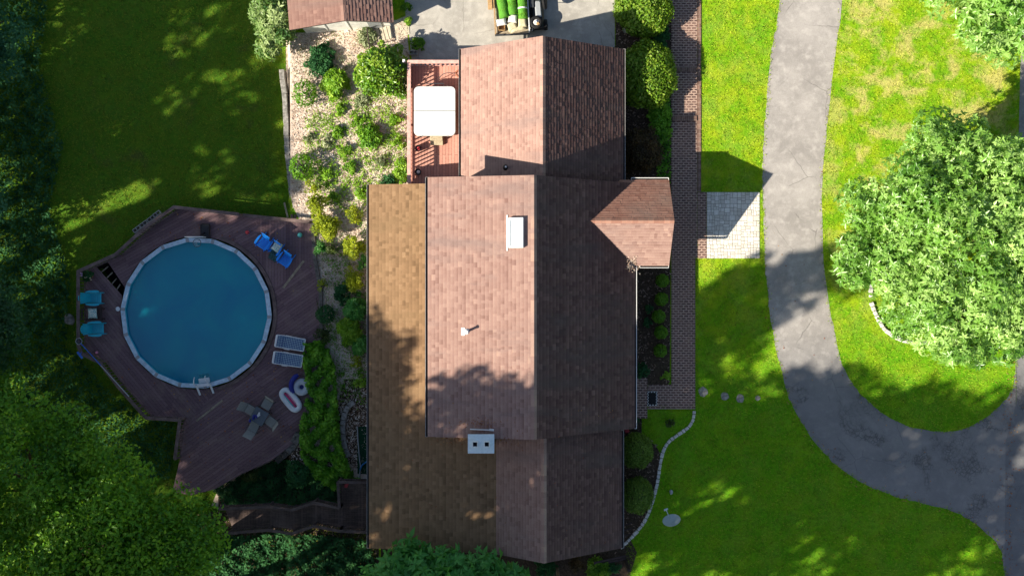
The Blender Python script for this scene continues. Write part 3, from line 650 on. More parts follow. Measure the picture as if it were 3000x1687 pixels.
ch = MB().box((cx, cy, 3.05), (.98, .66, 6.6), bev=.01).build('chimney', 'brickwall', house)
cp = MB(); cp.box((cx, cy, cz - .10), (1.13, .82, .05), bev=.01)
a, b = .565, .41
cp.add([(cx - a, cy - b, cz - .075), (cx + a, cy - b, cz - .075), (cx + a, cy + b, cz - .075), (cx - a, cy + b, cz - .075), (cx - .12, cy, cz), (cx + .12, cy, cz)], [(0, 1, 5, 4), (1, 2, 5), (2, 3, 4, 5), (3, 0, 4)])
cp.build('chimney_cap', 'bluewhite', ch)
for sx in (-.25, .25):
    fl = MB()
    for dx, dy, w, h in ((-.105, 0, .03, .24), (.105, 0, .03, .24), (0, .105, .18, .03), (0, -.105, .18, .03)): fl.box((cx + sx + dx, cy + dy, cz + .03), (w, h, .15), bev=.006)
    f = fl.build('flue', 'white', ch); MB().box((cx + sx, cy, cz + .04), (.17, .17, .02)).build('flue_opening', 'flue', f)
MB().bar((cx - .5, cy + .52, on_dormer(cx - .5) + .06), (cx + .52, cy + .50, on_dormer(cx + .5) + .06), .05, .03).bar((cx + .34, cy + .52, on_dormer(cx + .4) + .07), (cx + .54, cy + .51, on_dormer(cx + .5) + .07), .09, .03).build('chimney_flashing', 'white', house)
def window(x, y, z, w, h, face):             # face: unit outward (x or y)
    fx, fy = face; mb = MB(); mt = Matrix.Rotation(math.atan2(fy, fx), 4, 'Z'); c = Vector((x, y, z))
    for a, b, sw, sh in ((-w / 2, 0, .08, h + .16), (w / 2, 0, .08, h + .16), (0, h / 2 + .04, w - .08, .08), (0, -h / 2 - .04, w - .08, .08), (0, 0, .03, h)): mb.box(c + mt @ Vector((.03, a, b)), (.07, sw, sh), mat=mt)
    o = mb.build('window', 'white', house); MB().box(c + mt @ Vector((.015, 0, 0)), (.02, w - .08, h), mat=mt).build('pane', 'glass', o)
for y in (-1.0, -3.2, -5.2): window(5.25, y, 1.5, 1.0, 1.2, (1, 0))
for y in (-8.2, -10.3): window(4.7, y, 1.5, 1.0, 1.2, (1, 0))
for y in (3.0, -.5, -3.5): window(-6.25, y, 1.4, 1.2, 1.1, (-1, 0))
MB().box((6.93, 3.02, 1.05), (.06, .95, 2.1)).build('door', 'red', house)
for x in (-.3, 3.1): MB().box((x, 10.83, 1.05), (2.4, .06, 2.1)).build('garage_door', 'white', house)

# ------------------------------------------------------------------ railings and decks
def railing(root, pts, z0, z1, mat, cap_w=.14, step=.13, posts=True, zf=None, bal=True, bw=.038):
    """cap rail, balusters between two stringers and square posts along a line; z0 floor, z1 cap (numbers or one per point)"""
    z0 = z0 if isinstance(z0, (list, tuple)) else [z0] * len(pts); z1 = z1 if isinstance(z1, (list, tuple)) else [z1] * len(pts)
    cap, bl = MB(), MB()
    for i in range(len(pts) - 1):
        a, b = Vector((*pts[i][:2], z1[i])), Vector((*pts[i + 1][:2], z1[i + 1])); d = (b - a).normalized(); w2 = cap_w * .28
        cap.bar(a - d * w2 * (i > 0), b + d * w2 * (i < len(pts) - 2), cap_w, .04 + .003 * (i % 2), bev=.004)
        if not bal: continue
        f0, f1 = Vector((*pts[i][:2], z0[i])), Vector((*pts[i + 1][:2], z0[i + 1]))
        bl.bar(a - Vector((0, 0, .06)), b - Vector((0, 0, .06)), .04, .07); bl.bar(f0 + Vector((0, 0, .1)), f1 + Vector((0, 0, .1)), .04, .07)
        n = max(2, int((b - a).length / step))
        for k in range(1, n):
            t = k / n; p, q = f0.lerp(f1, t), a.lerp(b, t); bl.bar(p + Vector((0, 0, .1)), q - Vector((0, 0, .06)), bw, .038)
    cap.build('top_rail', mat, root)
    if bal: bl.build('balusters', mat, root)
    if posts:
        for i in range(len(pts)):
            MB().box((pts[i][0], pts[i][1], (z0[i] + z1[i] - .02) / 2 - .1), (.09, .09, z1[i] - z0[i] + .16), bev=.006).build('post', mat, root)
# hot tub deck behind the garage
hd = empty('raised_deck', (-3.5, 7.8, 0), 0, 'small red-stained wooden deck with slatted railing beside the garage', 'deck')
HZ = .8; hx0, hx1, hy0, hy1 = -4.86, -2.06, 4.50, 10.66
def rel(o): return o
def put(o, root):                              # parent while keeping the world position of mesh coordinates
    o.parent = root; o.matrix_parent_inverse = Matrix.Translation(-Vector(root.location)); return o
def root0(name, label, cat, group=None): return empty(name, (0, 0, 0), 0, label, cat, group)
for x in (hx0 + .1, (hx0 + hx1) / 2, hx1 - .1):
    for y in (hy0 + .4, 7.6, hy1 - .1): put(MB().box((x, y, .3), (.12, .12, .9)).build('support_post', 'rail_red'), hd)
put(MB().prism([(hx0, hy0), (hx1, hy0), (hx1, hy1), (hx0, hy1)], HZ - .05, HZ).build('floor', 'deck_red'), hd)
put(MB().box(((hx0 + hx1) / 2, hy1 + .02, HZ - .13), (hx1 - hx0, .04, .2)).box((hx0 - .02, (hy0 + hy1) / 2, HZ - .13), (.04, hy1 - hy0, .2)).build('skirt_board', 'rail_red'), hd)
tmp = empty('t'); railing(tmp, [(hx0, 4.95), (hx0, 7.8), (hx0, hy1), (-3.4, hy1), (hx1 - .02, hy1)], HZ, HZ + .95, 'rail_red', cap_w=.17, step=.19, bw=.085)
for c in list(tmp.children): put(c, hd)
bpy.data.objects.remove(tmp)
# spa
spa_c = (W(1274, 326, 1.7).x, W(1274, 326, 1.7).y)
spa = empty('hot_tub', (*spa_c, HZ), 0, 'square hot tub under a white folded cover on the red deck', 'hot tub')
MB().box((0, 0, .40), (1.86, 2.20, .80), bev=.16).build('cabinet', 'spa_wood', spa)
cv = MB()
for s in (-1, 1):
    r_ = []; hw, hh = .985, 1.165
    ys_ = (.012, hh) if s > 0 else (-hh, -.012)
    def rc(cx_, cy_, a0): return [(cx_ + .22 * math.cos(math.radians(a0 + k * 15)), cy_ + .22 * math.sin(math.radians(a0 + k * 15))) for k in range(7)]
    if s > 0: poly = [(-hw, .012), (hw, .012)] + rc(hw - .22, hh - .22, 0) + rc(-hw + .22, hh - .22, 90)
    else: poly = [(hw, -.012), (-hw, -.012)] + rc(-hw + .22, -hh + .22, 180) + rc(hw - .22, -hh + .22, 270)
    n = len(poly); lo = [(x, y, .82) for x, y in poly]; m1 = [(x, y, .90) for x, y in poly]; hi = [(x * .975, (y - s * .012) * .985 + s * .014, .935 + (.035 if abs(y) < .02 else 0)) for x, y in poly]
    cv.add(lo + m1 + hi, [tuple(range(n - 1, -1, -1)), tuple(range(2 * n, 3 * n))] + [(r0 * n + i, r0 * n + (i + 1) % n, (r0 + 1) * n + (i + 1) % n, (r0 + 1) * n + i) for r0 in (0, 1) for i in range(n)])
cv.build('cover', 'cover', spa)
for x, y in ((-.6, 1.168), (.6, 1.168), (-.6, -1.168), (.6, -1.168)): MB().box((x, y, .80), (.05, .012, .26)).build('strap', 'grey_pl', spa)
MB().tube([(-.42, 1.1, .75), (-.42, 1.30, .93), (.42, 1.30, .93), (.42, 1.1, .75)], .022, 8).build('cover_lifter', 'charcoal', spa)
st = tag(MB().box((0, 0, .09), (.62, .44, .18), bev=.02).box((0, .10, .27), (.60, .26, .17), bev=.02).build('spa_step', 'step'), 'tan stone-look step against the hot tub on the red deck', 'step')
st.location = (*W(1280, 413, HZ)[:2], HZ)
def pot(name, u, v, z, label, top, r=.16, h=.3):
    p = W(u, v, z); o = empty(name, p, 0, label, 'pot')
    MB().lathe([(r * .7, 0), (r, h), (r * .9, h), (r * .8, h - .05)], seg=18).build('pot', 'black', o)
    MB().lathe([(r * .55, 0), (r * .45, .05), (r * .1, .09)], (r * .15, 0, h - .04), 12).build('ornament', top, o)
pot('deck_pot', 1227, 437, HZ, 'black pot holding a small red and white ornament by the deck railing', 'red')
pot('deck_pot', 1226, 506, HZ, 'black pot with a white ornament at the deck corner by the tan roof', 'white_pl')
ring = [(.15 * math.cos(a * .2618), .15 * math.sin(a * .2618), 0) for a in range(24)]
o = MB().tube(ring, .045, 8, closed=True).build('wreath', 'terracotta'); p = W(1346, 216, 1.5); o.location = p; tag(o, 'small terracotta ring wreath on the garage wall over the red deck', 'wreath')
p0 = W(1338, 226, HZ); o = MB().tube(smooth_path([(0, 0, .8), (-.35, .03, .82), (-.62, -.02, .72), (-.8, -.12, .4), (-.85, -.15, 0)], 4), .018, 6).build('handrail', 'charcoal'); o.location = p0; tag(o, 'thin curved dark handrail on the red deck by the garage', 'handrail')
o = empty('lamp_post', (*W(1184, 180, 1.7)[:2], 0), 0, 'white-capped slim post outside the red deck corner', 'post'); MB().box((0, 0, .8), (.09, .09, 1.9)).build('post', 'rail_red', o); MB().box((0, 0, 1.80), (.13, .15, .07), bev=.02).build('cap', 'white', o)
def cinder(u, v, rz, label, group=None, z=None):
    p = ph(u, v) if z is None else W(u, v, z); mb = MB()
    for y in (-.085, .085): mb.box((0, y, .095), (.40, .03, .19))
    for x in (-.185, 0, .185): mb.box((x, 0, .095), (.03, .14, .19))
    o = mb.build('concrete_block', 'cinder'); o.location = p; o.rotation_euler = (0, 0, rz); return tag(o, label, 'block', group)
cinder(1212, 157, 0, 'hollow grey concrete block on the asphalt by the red deck corner')

# ------------------------------------------------------------------ pool and pool deck
PC = W(574.5, 917, .12); PR = 3.70
pool = root0('swimming_pool', 'round above-ground pool of blue water with a pale segmented rim', 'swimming pool')
pool.location = (PC.x, PC.y, -1.0)
JA = [math.radians(77 + 20 * k) for k in range(18)]
def cyl_ring(r0, r1, z, n=72): pass
mb = MB(); n = 18
ins, outs = PR - .2, PR - .12
vs = []
for rr, z in ((ins, 1.10), (ins, .02), (outs, .0), (outs, 1.10)): vs += [(rr * math.cos(a), rr * math.sin(a), z) for a in JA]
mb.add(vs, [((r + 1) * n + i, (r + 1) * n + (i + 1) % n, r * n + (i + 1) % n, r * n + i) for r in range(3) for i in range(n)])
mb.build('wall', 'poolwall', pool)
ln = MB(); nn = 18
vs = [((ins - .01) * math.cos(a), (ins - .01) * math.sin(a), z) for z in (1.08, .05) for a in JA] + [(0, 0, .05)]
ln.add(vs, [(i, nn + i, nn + (i + 1) % nn, (i + 1) % nn) for i in range(nn)] + [(nn + (i + 1) % nn, nn + i, 2 * nn)[::-1] for i in range(nn)]); ln.build('liner', 'liner', pool)
wt = MB(); wt.add([((ins - .012) * math.cos(a), (ins - .012) * math.sin(a), .93) for a in JA], [tuple(range(18))]); wt.build('water', 'water', pool)
for i in range(18):
    a0, a1 = JA[i] + .02, JA[(i + 1) % 18] + (2 * math.pi if i == 17 else 0) - .02; r0, r1 = PR - .225, PR - .015
    P4 = [(r0 * math.cos(a0), r0 * math.sin(a0)), (r1 * math.cos(a0), r1 * math.sin(a0)), (r1 * math.cos(a1), r1 * math.sin(a1)), (r0 * math.cos(a1), r0 * math.sin(a1))]
    MB().prism(P4, 1.09, 1.115).build('rim_plate', 'poolrim', pool)
    aj = JA[i]; q = Vector(((PR - .12) * math.cos(aj), (PR - .12) * math.sin(aj), 1.12)); MB().box(q, (.22, .15, .035), rz=aj, bev=.02).build('rim_cap', 'grey_pl', pool)

DK = empty('pool_deck', (PC.x, PC.y, 0), 0, 'purple-brown board deck wrapped round the pool with a low railing', 'deck')
rim_r = PR + .03
def deck_px(ptsz): return [W(u, v, z) for u, v, z in ptsz]
seam1 = (W(820, 850).xy, W(888, 766).xy); seam2 = (W(660, 1168, 0).xy, W(545, 1250, 0).xy)
RAILT = [(900, 648), (700, 628), (510, 607), (430, 662), (338, 746), (229, 795), (229, 1012), (240, 1036), (292, 1062), (345, 1130), (402, 1196), (428, 1224), (527, 1230), (512, 1345)]
railp = [W(u, v, .9) for u, v in RAILT]
EASTE = [(912, 650), (920, 760), (936, 850), (938, 950), (928, 1060), (905, 1180), (868, 1290), (800, 1345), (700, 1392), (630, 1432), (560, 1450), (505, 1440)]
east = [W(u, v, 0) for u, v in EASTE]
def arc(a0, a1, n=14, r=rim_r): return [(PC.x + r * math.cos(a0 + (a1 - a0) * i / n), PC.y + r * math.sin(a0 + (a1 - a0) * i / n)) for i in range(n + 1)]
def ang(p): return math.atan2(p[1] - PC.y, p[0] - PC.x)
def dsec(name, outer, a_from, a_to, mat, dz=0.0):
    poly = [tuple(p[:2]) for p in outer] + arc(a_from, a_to)
    a = sum(poly[i - 1][0] * poly[i][1] - poly[i][0] * poly[i - 1][1] for i in range(len(poly)))
    if a < 0: poly = poly[::-1]
    return put(MB().prism(poly, -.05, dz).build(name, mat), DK)
s1i, s1o = W(826, 846), W(920, 762); s2o = W(524, 1272)
slotA0, slotA1 = W(300, 772, 0), W(352, 835, 0); slotB0, slotB1 = W(282, 780, 0), W(345, 862, 0)
A_ = lambda p: ang((p.x, p.y))
dsec('floor', [W(752, 740), W(752, 634)] + [railp[1], railp[2], railp[3], railp[4], W(312, 762, 0)], A_(W(354, 838)), A_(W(715, 748)), 'deck_d')
dsec('floor', [s1o, W(916, 660), railp[0], W(752, 634), W(752, 740)], A_(W(715, 748)), A_(s1i), 'deck_a')
dsec('floor', [s1o] + east[2:] + [railp[13], s2o], math.radians(287), A_(s1i) + 2 * math.pi, 'deck_b')
dsec('floor', [s2o, railp[12], railp[11], railp[10], railp[9], railp[8], railp[7], railp[6], railp[5], W(282, 782, 0)], A_(W(346, 864)) + (2 * math.pi if A_(W(346, 864)) < 0 else 0), math.radians(287), 'deck_c')
# seam planks, coping and the open step hatch
put(MB().bar(W(830, 843, .012), W(890, 764, .012), .11, .02).build('seam_board', 'old_wood'), DK)
put(MB().bar(W(575, 1233, .012), W(652, 1172, .012), .09, .02).build('seam_board', 'old_wood'), DK)
hb = MB(); d1 = (W(345, 862) - W(282, 780)); d2 = (W(354, 838) - W(300, 770))
for t in (.22, .45, .68, .9): hb.bar(W(282, 780, -.12).lerp(W(345, 862, -.12), t), W(306, 764, -.12).lerp(W(358, 840, -.12), t), .05, .05)
put(hb.build('hatch_joists', 'old_wood'), DK)
put(MB().prism([tuple(W(*p)[:2]) for p in ((275, 775), (340, 870), (365, 845), (310, 755))][::1], -.90, -.88).build('hatch_dark_sheet', 'flue'), DK)  # near-black sheet added as the darkness inside the step opening
for k, (aa, ab) in enumerate(((math.radians(-75), math.radians(72)),)):
    n = 30; cb = MB(); r0, r1 = PR + .04, PR + .22
    vs = []
    for z in (.045, .001):
        for rr in (r0, r1): vs += [(PC.x + rr * math.cos(aa + (ab - aa) * i / n), PC.y + rr * math.sin(aa + (ab - aa) * i / n), z) for i in range(n + 1)]
    m1 = n + 1; fs = []
    for i in range(n): fs += [(i, m1 + i, m1 + i + 1, i + 1), (m1 + i, 3 * m1 + i, 3 * m1 + i + 1, m1 + i + 1), (2 * m1 + i, i, i + 1, 2 * m1 + i + 1)]
    put(cb.add(vs, fs).build('coping_board', 'rail_purple'), DK)
tmp = empty('t'); railing(tmp, railp[1:], 0.0, .9, 'rail_purple', cap_w=.16, step=.15)
railing(tmp, [railp[0], railp[1]], 0, .3, 'rail_purple', cap_w=.16, bal=False)
for c in list(tmp.children): put(c, DK)
bpy.data.objects.remove(tmp)
sk_ = MB()
for i in range(len(railp) - 1): sk_.bar(Vector((*railp[i].xy, -.5)), Vector((*railp[i + 1].xy, -.5)), .03, .9)
put(sk_.build('skirting', 'dark_wood'), DK)
eb = MB()
for i in range(0, 5): eb.bar(east[i] + Vector((.05, 0, -.02)), east[i + 1] + Vector((.05, 0, -.02)), .18, .14, bev=.01)
put(eb.build('edge_timber', 'stone_dark'), DK)
for a_, b_, r_ in ((9.0, 4.9, 0),): pass

# ramp and landing from the house down to the pool deck
RP = empty('ramp_walkway', (-9.5, -10.2, 0), 0, 'dark stained wooden ramp and landing with railings beside the house', 'walkway')
LZ = .8
lp = [W(990, 1412, LZ + .9), W(1076, 1412, LZ + .9), W(1076, 1565, LZ + .9), W(990, 1555, LZ + .9)]
poly = [(lp[0].x, lp[2].y), (lp[1].x + .2, lp[2].y), (lp[1].x + .2, lp[0].y), (lp[0].x, lp[0].y)]
put(MB().prism(poly, LZ - .06, LZ).build('landing', 'deck_dark'), RP)
Nr = [(994, 1488), (920, 1472), (855, 1493), (785, 1483), (735, 1487), (640, 1490)]; Sr = [(994, 1555), (920, 1540), (855, 1563), (785, 1552), (735, 1556), (668, 1562)]
zz = [LZ, .62, .46, .30, .18, 0.0]
npts = [W(u, v, z + .9) for (u, v), z in zip(Nr, zz)]; spts = [W(u, v, z + .9) for (u, v), z in zip(Sr, zz)]
rm = MB()
for i in range(5):
    a, b, c, d = (Vector((npts[i].x, npts[i].y, zz[i])), Vector((npts[i + 1].x, npts[i + 1].y, zz[i + 1])), Vector((spts[i + 1].x, spts[i + 1].y, zz[i + 1])), Vector((spts[i].x, spts[i].y, zz[i])))
    e_ = Vector((0, 0, -.05)); rm.add([a, b, c, d, a + e_, b + e_, c + e_, d + e_], [(0, 1, 2, 3), (7, 6, 5, 4), (0, 4, 5, 1), (1, 5, 6, 2), (2, 6, 7, 3), (3, 7, 4, 0)])
put(rm.build('ramp', 'deck_dark'), RP)
tmp = empty('t')
railing(tmp, npts, [z for z in zz], [z + .9 for z in zz], 'rail_dark', cap_w=.14, step=.12); railing(tmp, spts, [z for z in zz], [z + .9 for z in zz], 'rail_dark', cap_w=.14, step=.12)
railing(tmp, [lp[1], lp[0], npts[0]], LZ, LZ + .9, 'rail_dark', cap_w=.14, step=.12); railing(tmp, [spts[0], (lp[2].x, spts[0].y - .05), (lp[2].x + .02, lp[2].y + 2.0)], LZ, LZ + .9, 'rail_dark', cap_w=.14, step=.12)
for c in list(tmp.children): put(c, RP)
bpy.data.objects.remove(tmp)
for x in (-8.1, -7.0):
    for y in (-11.5, -9.4): put(MB().box((x, y, .2), (.14, .14, 1.2)).build('support_post', 'dark_wood'), RP)

# ------------------------------------------------------------------ garden furniture
def adirondack(name, loc, rz, mat, label, group, style=0):
    o = empty(name, loc, rz, label, 'chair', group)
    for k in range(5):                                             # seat slats run across, back slats fan out
        x = .30 - k * .095; MB
    sb = MB()
    for k in range(6): sb.bar((.34 - k * .10, -.25, .36 - k * .022), (.34 - k * .10, .25, .36 - k * .022), .088, .022, bev=.005)
    sb.build('seat', mat, o)
    bb = MB()
    if style == 0:
        for k in range(-3, 4):
            y0, y1 = k * .066, k * .088; top = .98 - .018 * k * k
            bb.bar((-.20, y0, .24), (-.50, y1, top), .018, .070, up=(0, 1, 0), bev=.004) if False else bb.bar((-.20, y0, .26), (-.50 + .006 * k * k, y1, top), .074, .02, up=(.9, 0, .4), bev=.005)
    else:
        for k in range(-3, 4):
            bb.bar((-.22, k * .062, .26), (-.48, k * .078, .90), .066, .02, up=(.9, 0, .4), bev=.005)
        bb.bar((-.475, -.27, .88), (-.475, .27, .88), .05, .03)
    bb.build('backrest', mat, o)
    for s in (-1, 1):
        ab = MB(); pl = [(-.32, s * .30), (-.10, s * .295), (.22, s * .285), (.34, s * .30), (.35, s * .38), (.20, s * .425), (-.10, s * .41), (-.30, s * .36)]
        if s > 0: pl = pl
        a_ = sum(pl[i - 1][0] * pl[i][1] - pl[i][0] * pl[i - 1][1] for i in range(len(pl)))
        ab.prism(pl if a_ > 0 else pl[::-1], .545, .572); ab.build('armrest', mat, o)
        MB().bar((.36, s * .29, 0), (.31, s * .31, .55), .10, .03, up=(0, 1, 0), bev=.004).bar((.47, s * .28, .33), (.20, s * .28, .33), .03, .09).build('leg', mat, o)
        MB().bar((.44, s * .27, .34), (-.55, s * .27, .03), .03, .12, bev=.004).build('leg', mat, o)
    return o
adirondack('lounge_chair', W(274, 873, .35), math.radians(0), 'turq', 'turquoise slatted armchair by the deck railing, the one beside the flower planter', 'turquoise deck chairs')
adirondack('lounge_chair', W(281, 963, .35), math.radians(2), 'turq', 'turquoise slatted armchair by the deck railing, the one nearest the pool net', 'turquoise deck chairs')
for o in bpy.data.objects:
    if o.name.startswith('lounge_chair'): o.location.z = 0; o.scale = (1.0, .9, 1)
def bluechair(u, v, rz, label, s=1.0):
    p = W(u, v, .4); o = adirondack('slatted_chair', (p.x, p.y, 0), math.radians(rz), 'royal', label, 'royal blue deck chairs', 1); o.scale = (s * .80, s * .84, s); return o
bluechair(772, 710, 236, 'royal blue slatted chair on the pool deck, the one nearest the red ball')
bluechair(806, 728, 236, 'royal blue slatted chair holding a pillow and towel, between two more', .92)
bluechair(836, 760, 236, 'royal blue slatted chair on the pool deck, the one by the pale seam board')
def pillow(name, u, v, z, rz, w, d, mat, label, tilt=0.0):
    mb = MB(); n = 9; vs = []
    for s in (1, -1):
        for i in range(n):
            for j in range(n):
                a, b = i / (n - 1) * 2 - 1, j / (n - 1) * 2 - 1; k = max(0, (1 - a ** 4) * (1 - b ** 4)) ** .5
                pin = 1 - .10 * (1 - abs(a) ** 2) * abs(b) ** 3; pin2 = 1 - .10 * (1 - abs(b) ** 2) * abs(a) ** 3
                vs.append((a * w / 2 * pin2, b * d / 2 * pin, s * .075 * k))
    fs = [(q + i * n + j, q + (i + 1) * n + j, q + (i + 1) * n + j + 1, q + i * n + j + 1)[::(1 if q == 0 else -1)] for q in (0, n * n) for i in range(n - 1) for j in range(n - 1)]
    o = mb.add(vs, fs).build(name, mat, smooth=True); o.location = W(u, v, z); o.rotation_euler = (0, tilt, rz); return tag(o, label, 'pillow')
wc = empty('wooden_chair', (*W(282, 919, .3)[:2], 0), 0, 'dark low wooden chair between the two turquoise armchairs', 'chair')
sb = MB()
for k in range(5): sb.bar((-.30 + k * .14, -.26, .36), (-.30 + k * .14, .26, .36), .11, .03)
sb.build('seat', 'dark_wood', wc)
MB().bar((-.34, -.26, .38), (-.50, -.26, .80), .05, .05).bar((-.34, .26, .38), (-.50, .26, .80), .05, .05).bar((-.50, -.28, .78), (-.50, .28, .78), .04, .10).build('backrest', 'dark_wood', wc)
for x in (-.32, .30):
    for s in (-1, 1): MB().box((x, s * .25, .18), (.05, .05, .35)).build('leg', 'dark_wood', wc)
for s in (-1, 1): MB().bar((-.42, s * .31, .56), (.34, s * .31, .56), .07, .03).bar((.30, s * .31, .3), (.30, s * .31, .55), .05, .05).build('armrest', 'dark_wood', wc)
pillow('pillow', 271, 917, .48, .04, .46, .54, 'print', 'white cushion with a blue and green leaf print on the dark wooden chair')
pillow('pillow', 811, 723, .52, math.radians(236), .50, .42, 'print', 'pale leaf-print cushion on the middle royal blue chair')
tb = MB(); n = 12; vs = []
for i in range(n):
    for j in range(n): vs.append(((i / 11 - .5) * .62, (j / 11 - .5) * .44, .05 * math.sin(i * 1.7 + j) * math.cos(j * 1.3) + (.0 if i < 6 else -.05 * (i - 6))))
tw = tb.add(vs, [(i * n + j, (i + 1) * n + j, (i + 1) * n + j + 1, i * n + j + 1) for i in range(n - 1) for j in range(n - 1)]).build('towel', 'towel', smooth=True)
tw.location = W(803, 746, .40); tw.rotation_euler = (0, 0, math.radians(236)); tw.modifiers.new('thick', 'SOLIDIFY').thickness = .02
tag(tw, 'dark patterned towel hanging over the front of the middle blue chair', 'towel')
# sun loungers
def lounger(u, v, rz, label):
    p = W(u, v, .35); o = empty('sun_lounger', (p.x, p.y, 0), rz, label, 'sun lounger', 'dotted sun loungers by the pool')
    fb = MB()
    for s in (-1, 1): fb.tube([(.70, s * .29, .34), (.1, s * .30, .36), (-.22, s * .30, .36), (-.66, s * .285, .52)], .022, 8)
    fb.tube([(.70, -.29, .34), (.71, 0, .34), (.70, .29, .34)], .022, 8)
    fb.build('frame', 'white_pl', o)
    hb_ = MB().box((-.655, 0, .52), (.10, .56, .05), bev=.02).build('headrest', 'white_pl', o)
    sl = MB(); pr = [(.69, .352), (.1, .362), (-.22, .365), (-.62, .515)]; vs = [(x, y, z) for x, z in pr for y in (-.275, .275)] + [(x, y, z - .015) for x, z in pr for y in (-.275, .275)]
    fs = [(2 * i, 2 * i + 1, 2 * i + 3, 2 * i + 2)[::-1] for i in range(3)] + [(8 + 2 * i, 8 + 2 * i + 2, 8 + 2 * i + 3, 8 + 2 * i + 1)[::-1] for i in range(3)]
    sl.add(vs, fs).build('sling', 'dots', o)
    for x in (.55, -.45):
        for s in (-1, 1): MB().tube([(x, s * .28, .34), (x + .03, s * .285, 0)], .018, 8).build('leg', 'white_pl', o)
    for s in (-1, 1): MB().tube([(.05, s * .31, .36), (.03, s * .33, .50), (-.22, s * .33, .50), (-.24, s * .31, .38)], .016, 8).build('armrest', 'white_pl', o)
lounger(850, 1004, math.radians(-10), 'blue dotted sun lounger with a white frame, the one farther from the inflatables')
lounger(843, 1052, math.radians(-9), 'blue dotted sun lounger with a white frame, the one beside the inflatables')
# inflatables
def torus(c, R_, r_, n=32, m=12, sq=1.0, zs=1.0):
    mb = MB(); vs = [(c[0] + (R_ + r_ * math.cos(b * 6.2832 / m)) * math.cos(a * 6.2832 / n), c[1] + sq * (R_ + r_ * math.cos(b * 6.2832 / m)) * math.sin(a * 6.2832 / n), c[2] + zs * r_ * math.sin(b * 6.2832 / m)) for a in range(n) for b in range(m)]
    return mb.add(vs, [(a * m + b, ((a + 1) % n) * m + b, ((a + 1) % n) * m + (b + 1) % m, a * m + (b + 1) % m) for a in range(n) for b in range(m)])
ft = empty('pool_float', (*W(884, 1133, .15)[:2], 0), 0, 'round clear and navy inflatable seat float on the deck edge', 'pool float')
torus((0, 0, .17), .265, .165).build('ring', 'clear', ft, smooth=True)
MB().lathe([(.02, .03), (.16, .04), (.18, .10)], (.02, 0, 0), 20).build('base', 'navy', ft)
MB().tube(smooth_path([(-.14, .60, .30), (-.33, .46, .34), (-.46, .22, .33), (-.48, -.06, .28), (-.36, -.26, .22)], 5), [.09] * 3 + [.12] * 15 + [.09] * 3, 12).build('backrest', 'navy', ft, smooth=True)
MB().tube([(.30, .30, .27), (.42, .22, .30)], .06, 10).build('pillow_tab', 'white_pl', ft, smooth=True)
fl = empty('lounge_float', (*W(851, 1171, .15)[:2], 0), math.radians(-51), 'white oval inflatable lounger with red, pink and teal tubes', 'pool float')
pth = [(.66 * math.copysign(abs(math.cos(a)) ** .62, math.cos(a)) * .86, .24 * math.copysign(abs(math.sin(a)) ** .75, math.sin(a)), .14) for a in [i * 6.2832 / 40 for i in range(40)]]
MB().tube(pth, .125, 12, closed=True).build('rim', 'white_pl', fl, smooth=True)
MB().prism([(x * .9, y * .9) for x, y, z in pth], .06, .08).build('base', 'teal', fl)
for y, mt, r_ in ((-.115, 'teal', .05), (-.02, 'hotpink', .06), (.09, 'pink', .055)): MB().tube([(-.46, y, .12), (0, y + .01, .135), (.44, y, .12)], [r_ * .8, r_, r_ * .8], 10).build('tube', mt, fl, smooth=True)
# balls
def ball(u, v, r, mat, label, m2=None):
    o = empty('ball', W(u, v, 0), 0, label, 'ball'); n = 12
    prof = [(r * math.sin(math.pi * i / n) + 1e-4, r - r * math.cos(math.pi * i / n)) for i in range(n + 1)]
    MB().lathe(prof, (0, 0, 0), 20).build('shell', mat, o, smooth=True)
    if m2: MB().lathe([(p * 1.01, z) for p, z in prof[3:7]], (0, 0, 0), 20).build('band', m2, o, smooth=True)
ball(726, 681, .10, 'red', 'small red and blue ball on the purple deck', 'royal'); ball(880, 689, .12, 'teal', 'pale teal ball near the deck edge by the golden shrubs'); ball(285, 1032, .07, 'pink', 'small pink ball on the deck corner by the pool net')
# patio table and four chairs
tcx, tcy = W(759, 1219, .7)[:2]
tbl = empty('patio_table', (tcx, tcy, 0), math.radians(-30), 'small square dark glass patio table with four taupe chairs round it', 'table')
MB().box((0, 0, .70), (.72, .72, .03), bev=.012).build('tabletop', 'tabletop', tbl)
for x in (-.31, .31):
    for y in (-.31, .31): MB().box((x, y, .34), (.045, .045, .69)).build('leg', 'charcoal', tbl)
def pchair(deg, dist, tag_, extra=0, lean=0.0):
    a = math.radians(deg); o = empty('patio_chair', (tcx + dist * math.cos(a), tcy + dist * math.sin(a), 0), a + math.pi + math.radians(extra), 'taupe sling patio chair, the one ' + tag_, 'chair', 'taupe chairs round the patio table')
    MB().box((.02, 0, .43), (.46, .46, .03), bev=.01).build('seat', 'sling', o)
    MB().bar((-.22, 0, .44), (-.40 - lean, 0, .92), .46, .025, up=(.9, 0, .35), bev=.008).build('backrest', 'sling', o)
    for x in (-.2, .22):
        for s in (-1, 1): MB().tube([(x, s * .24, .42), (x * 1.1, s * .25, 0)], .016, 8).build('leg', 'charcoal', o)
    for s in (-1, 1): MB().tube([(.22, s * .25, .42), (.2, s * .26, .62), (-.28, s * .26, .64)], .016, 8).build('armrest', 'charcoal', o)
pchair(59, .64, 'pushed in on the side nearest the white inflatable'); pchair(150, .56, 'on the side facing the pool ladder', 0, .12); pchair(330, .60, 'on the side facing the leafy bank', -6); pchair(240, .66, 'on the side away from the pool', 4, .1)
tw = MB(); rr = random.Random(5)
for k in range(9): tw.lathe([(.02, 0), (.055, .02), (.06, .05), (.03, .09)], (rr.uniform(-.20, .20), rr.uniform(-.07, .07), .02 * (k % 3)), 10)
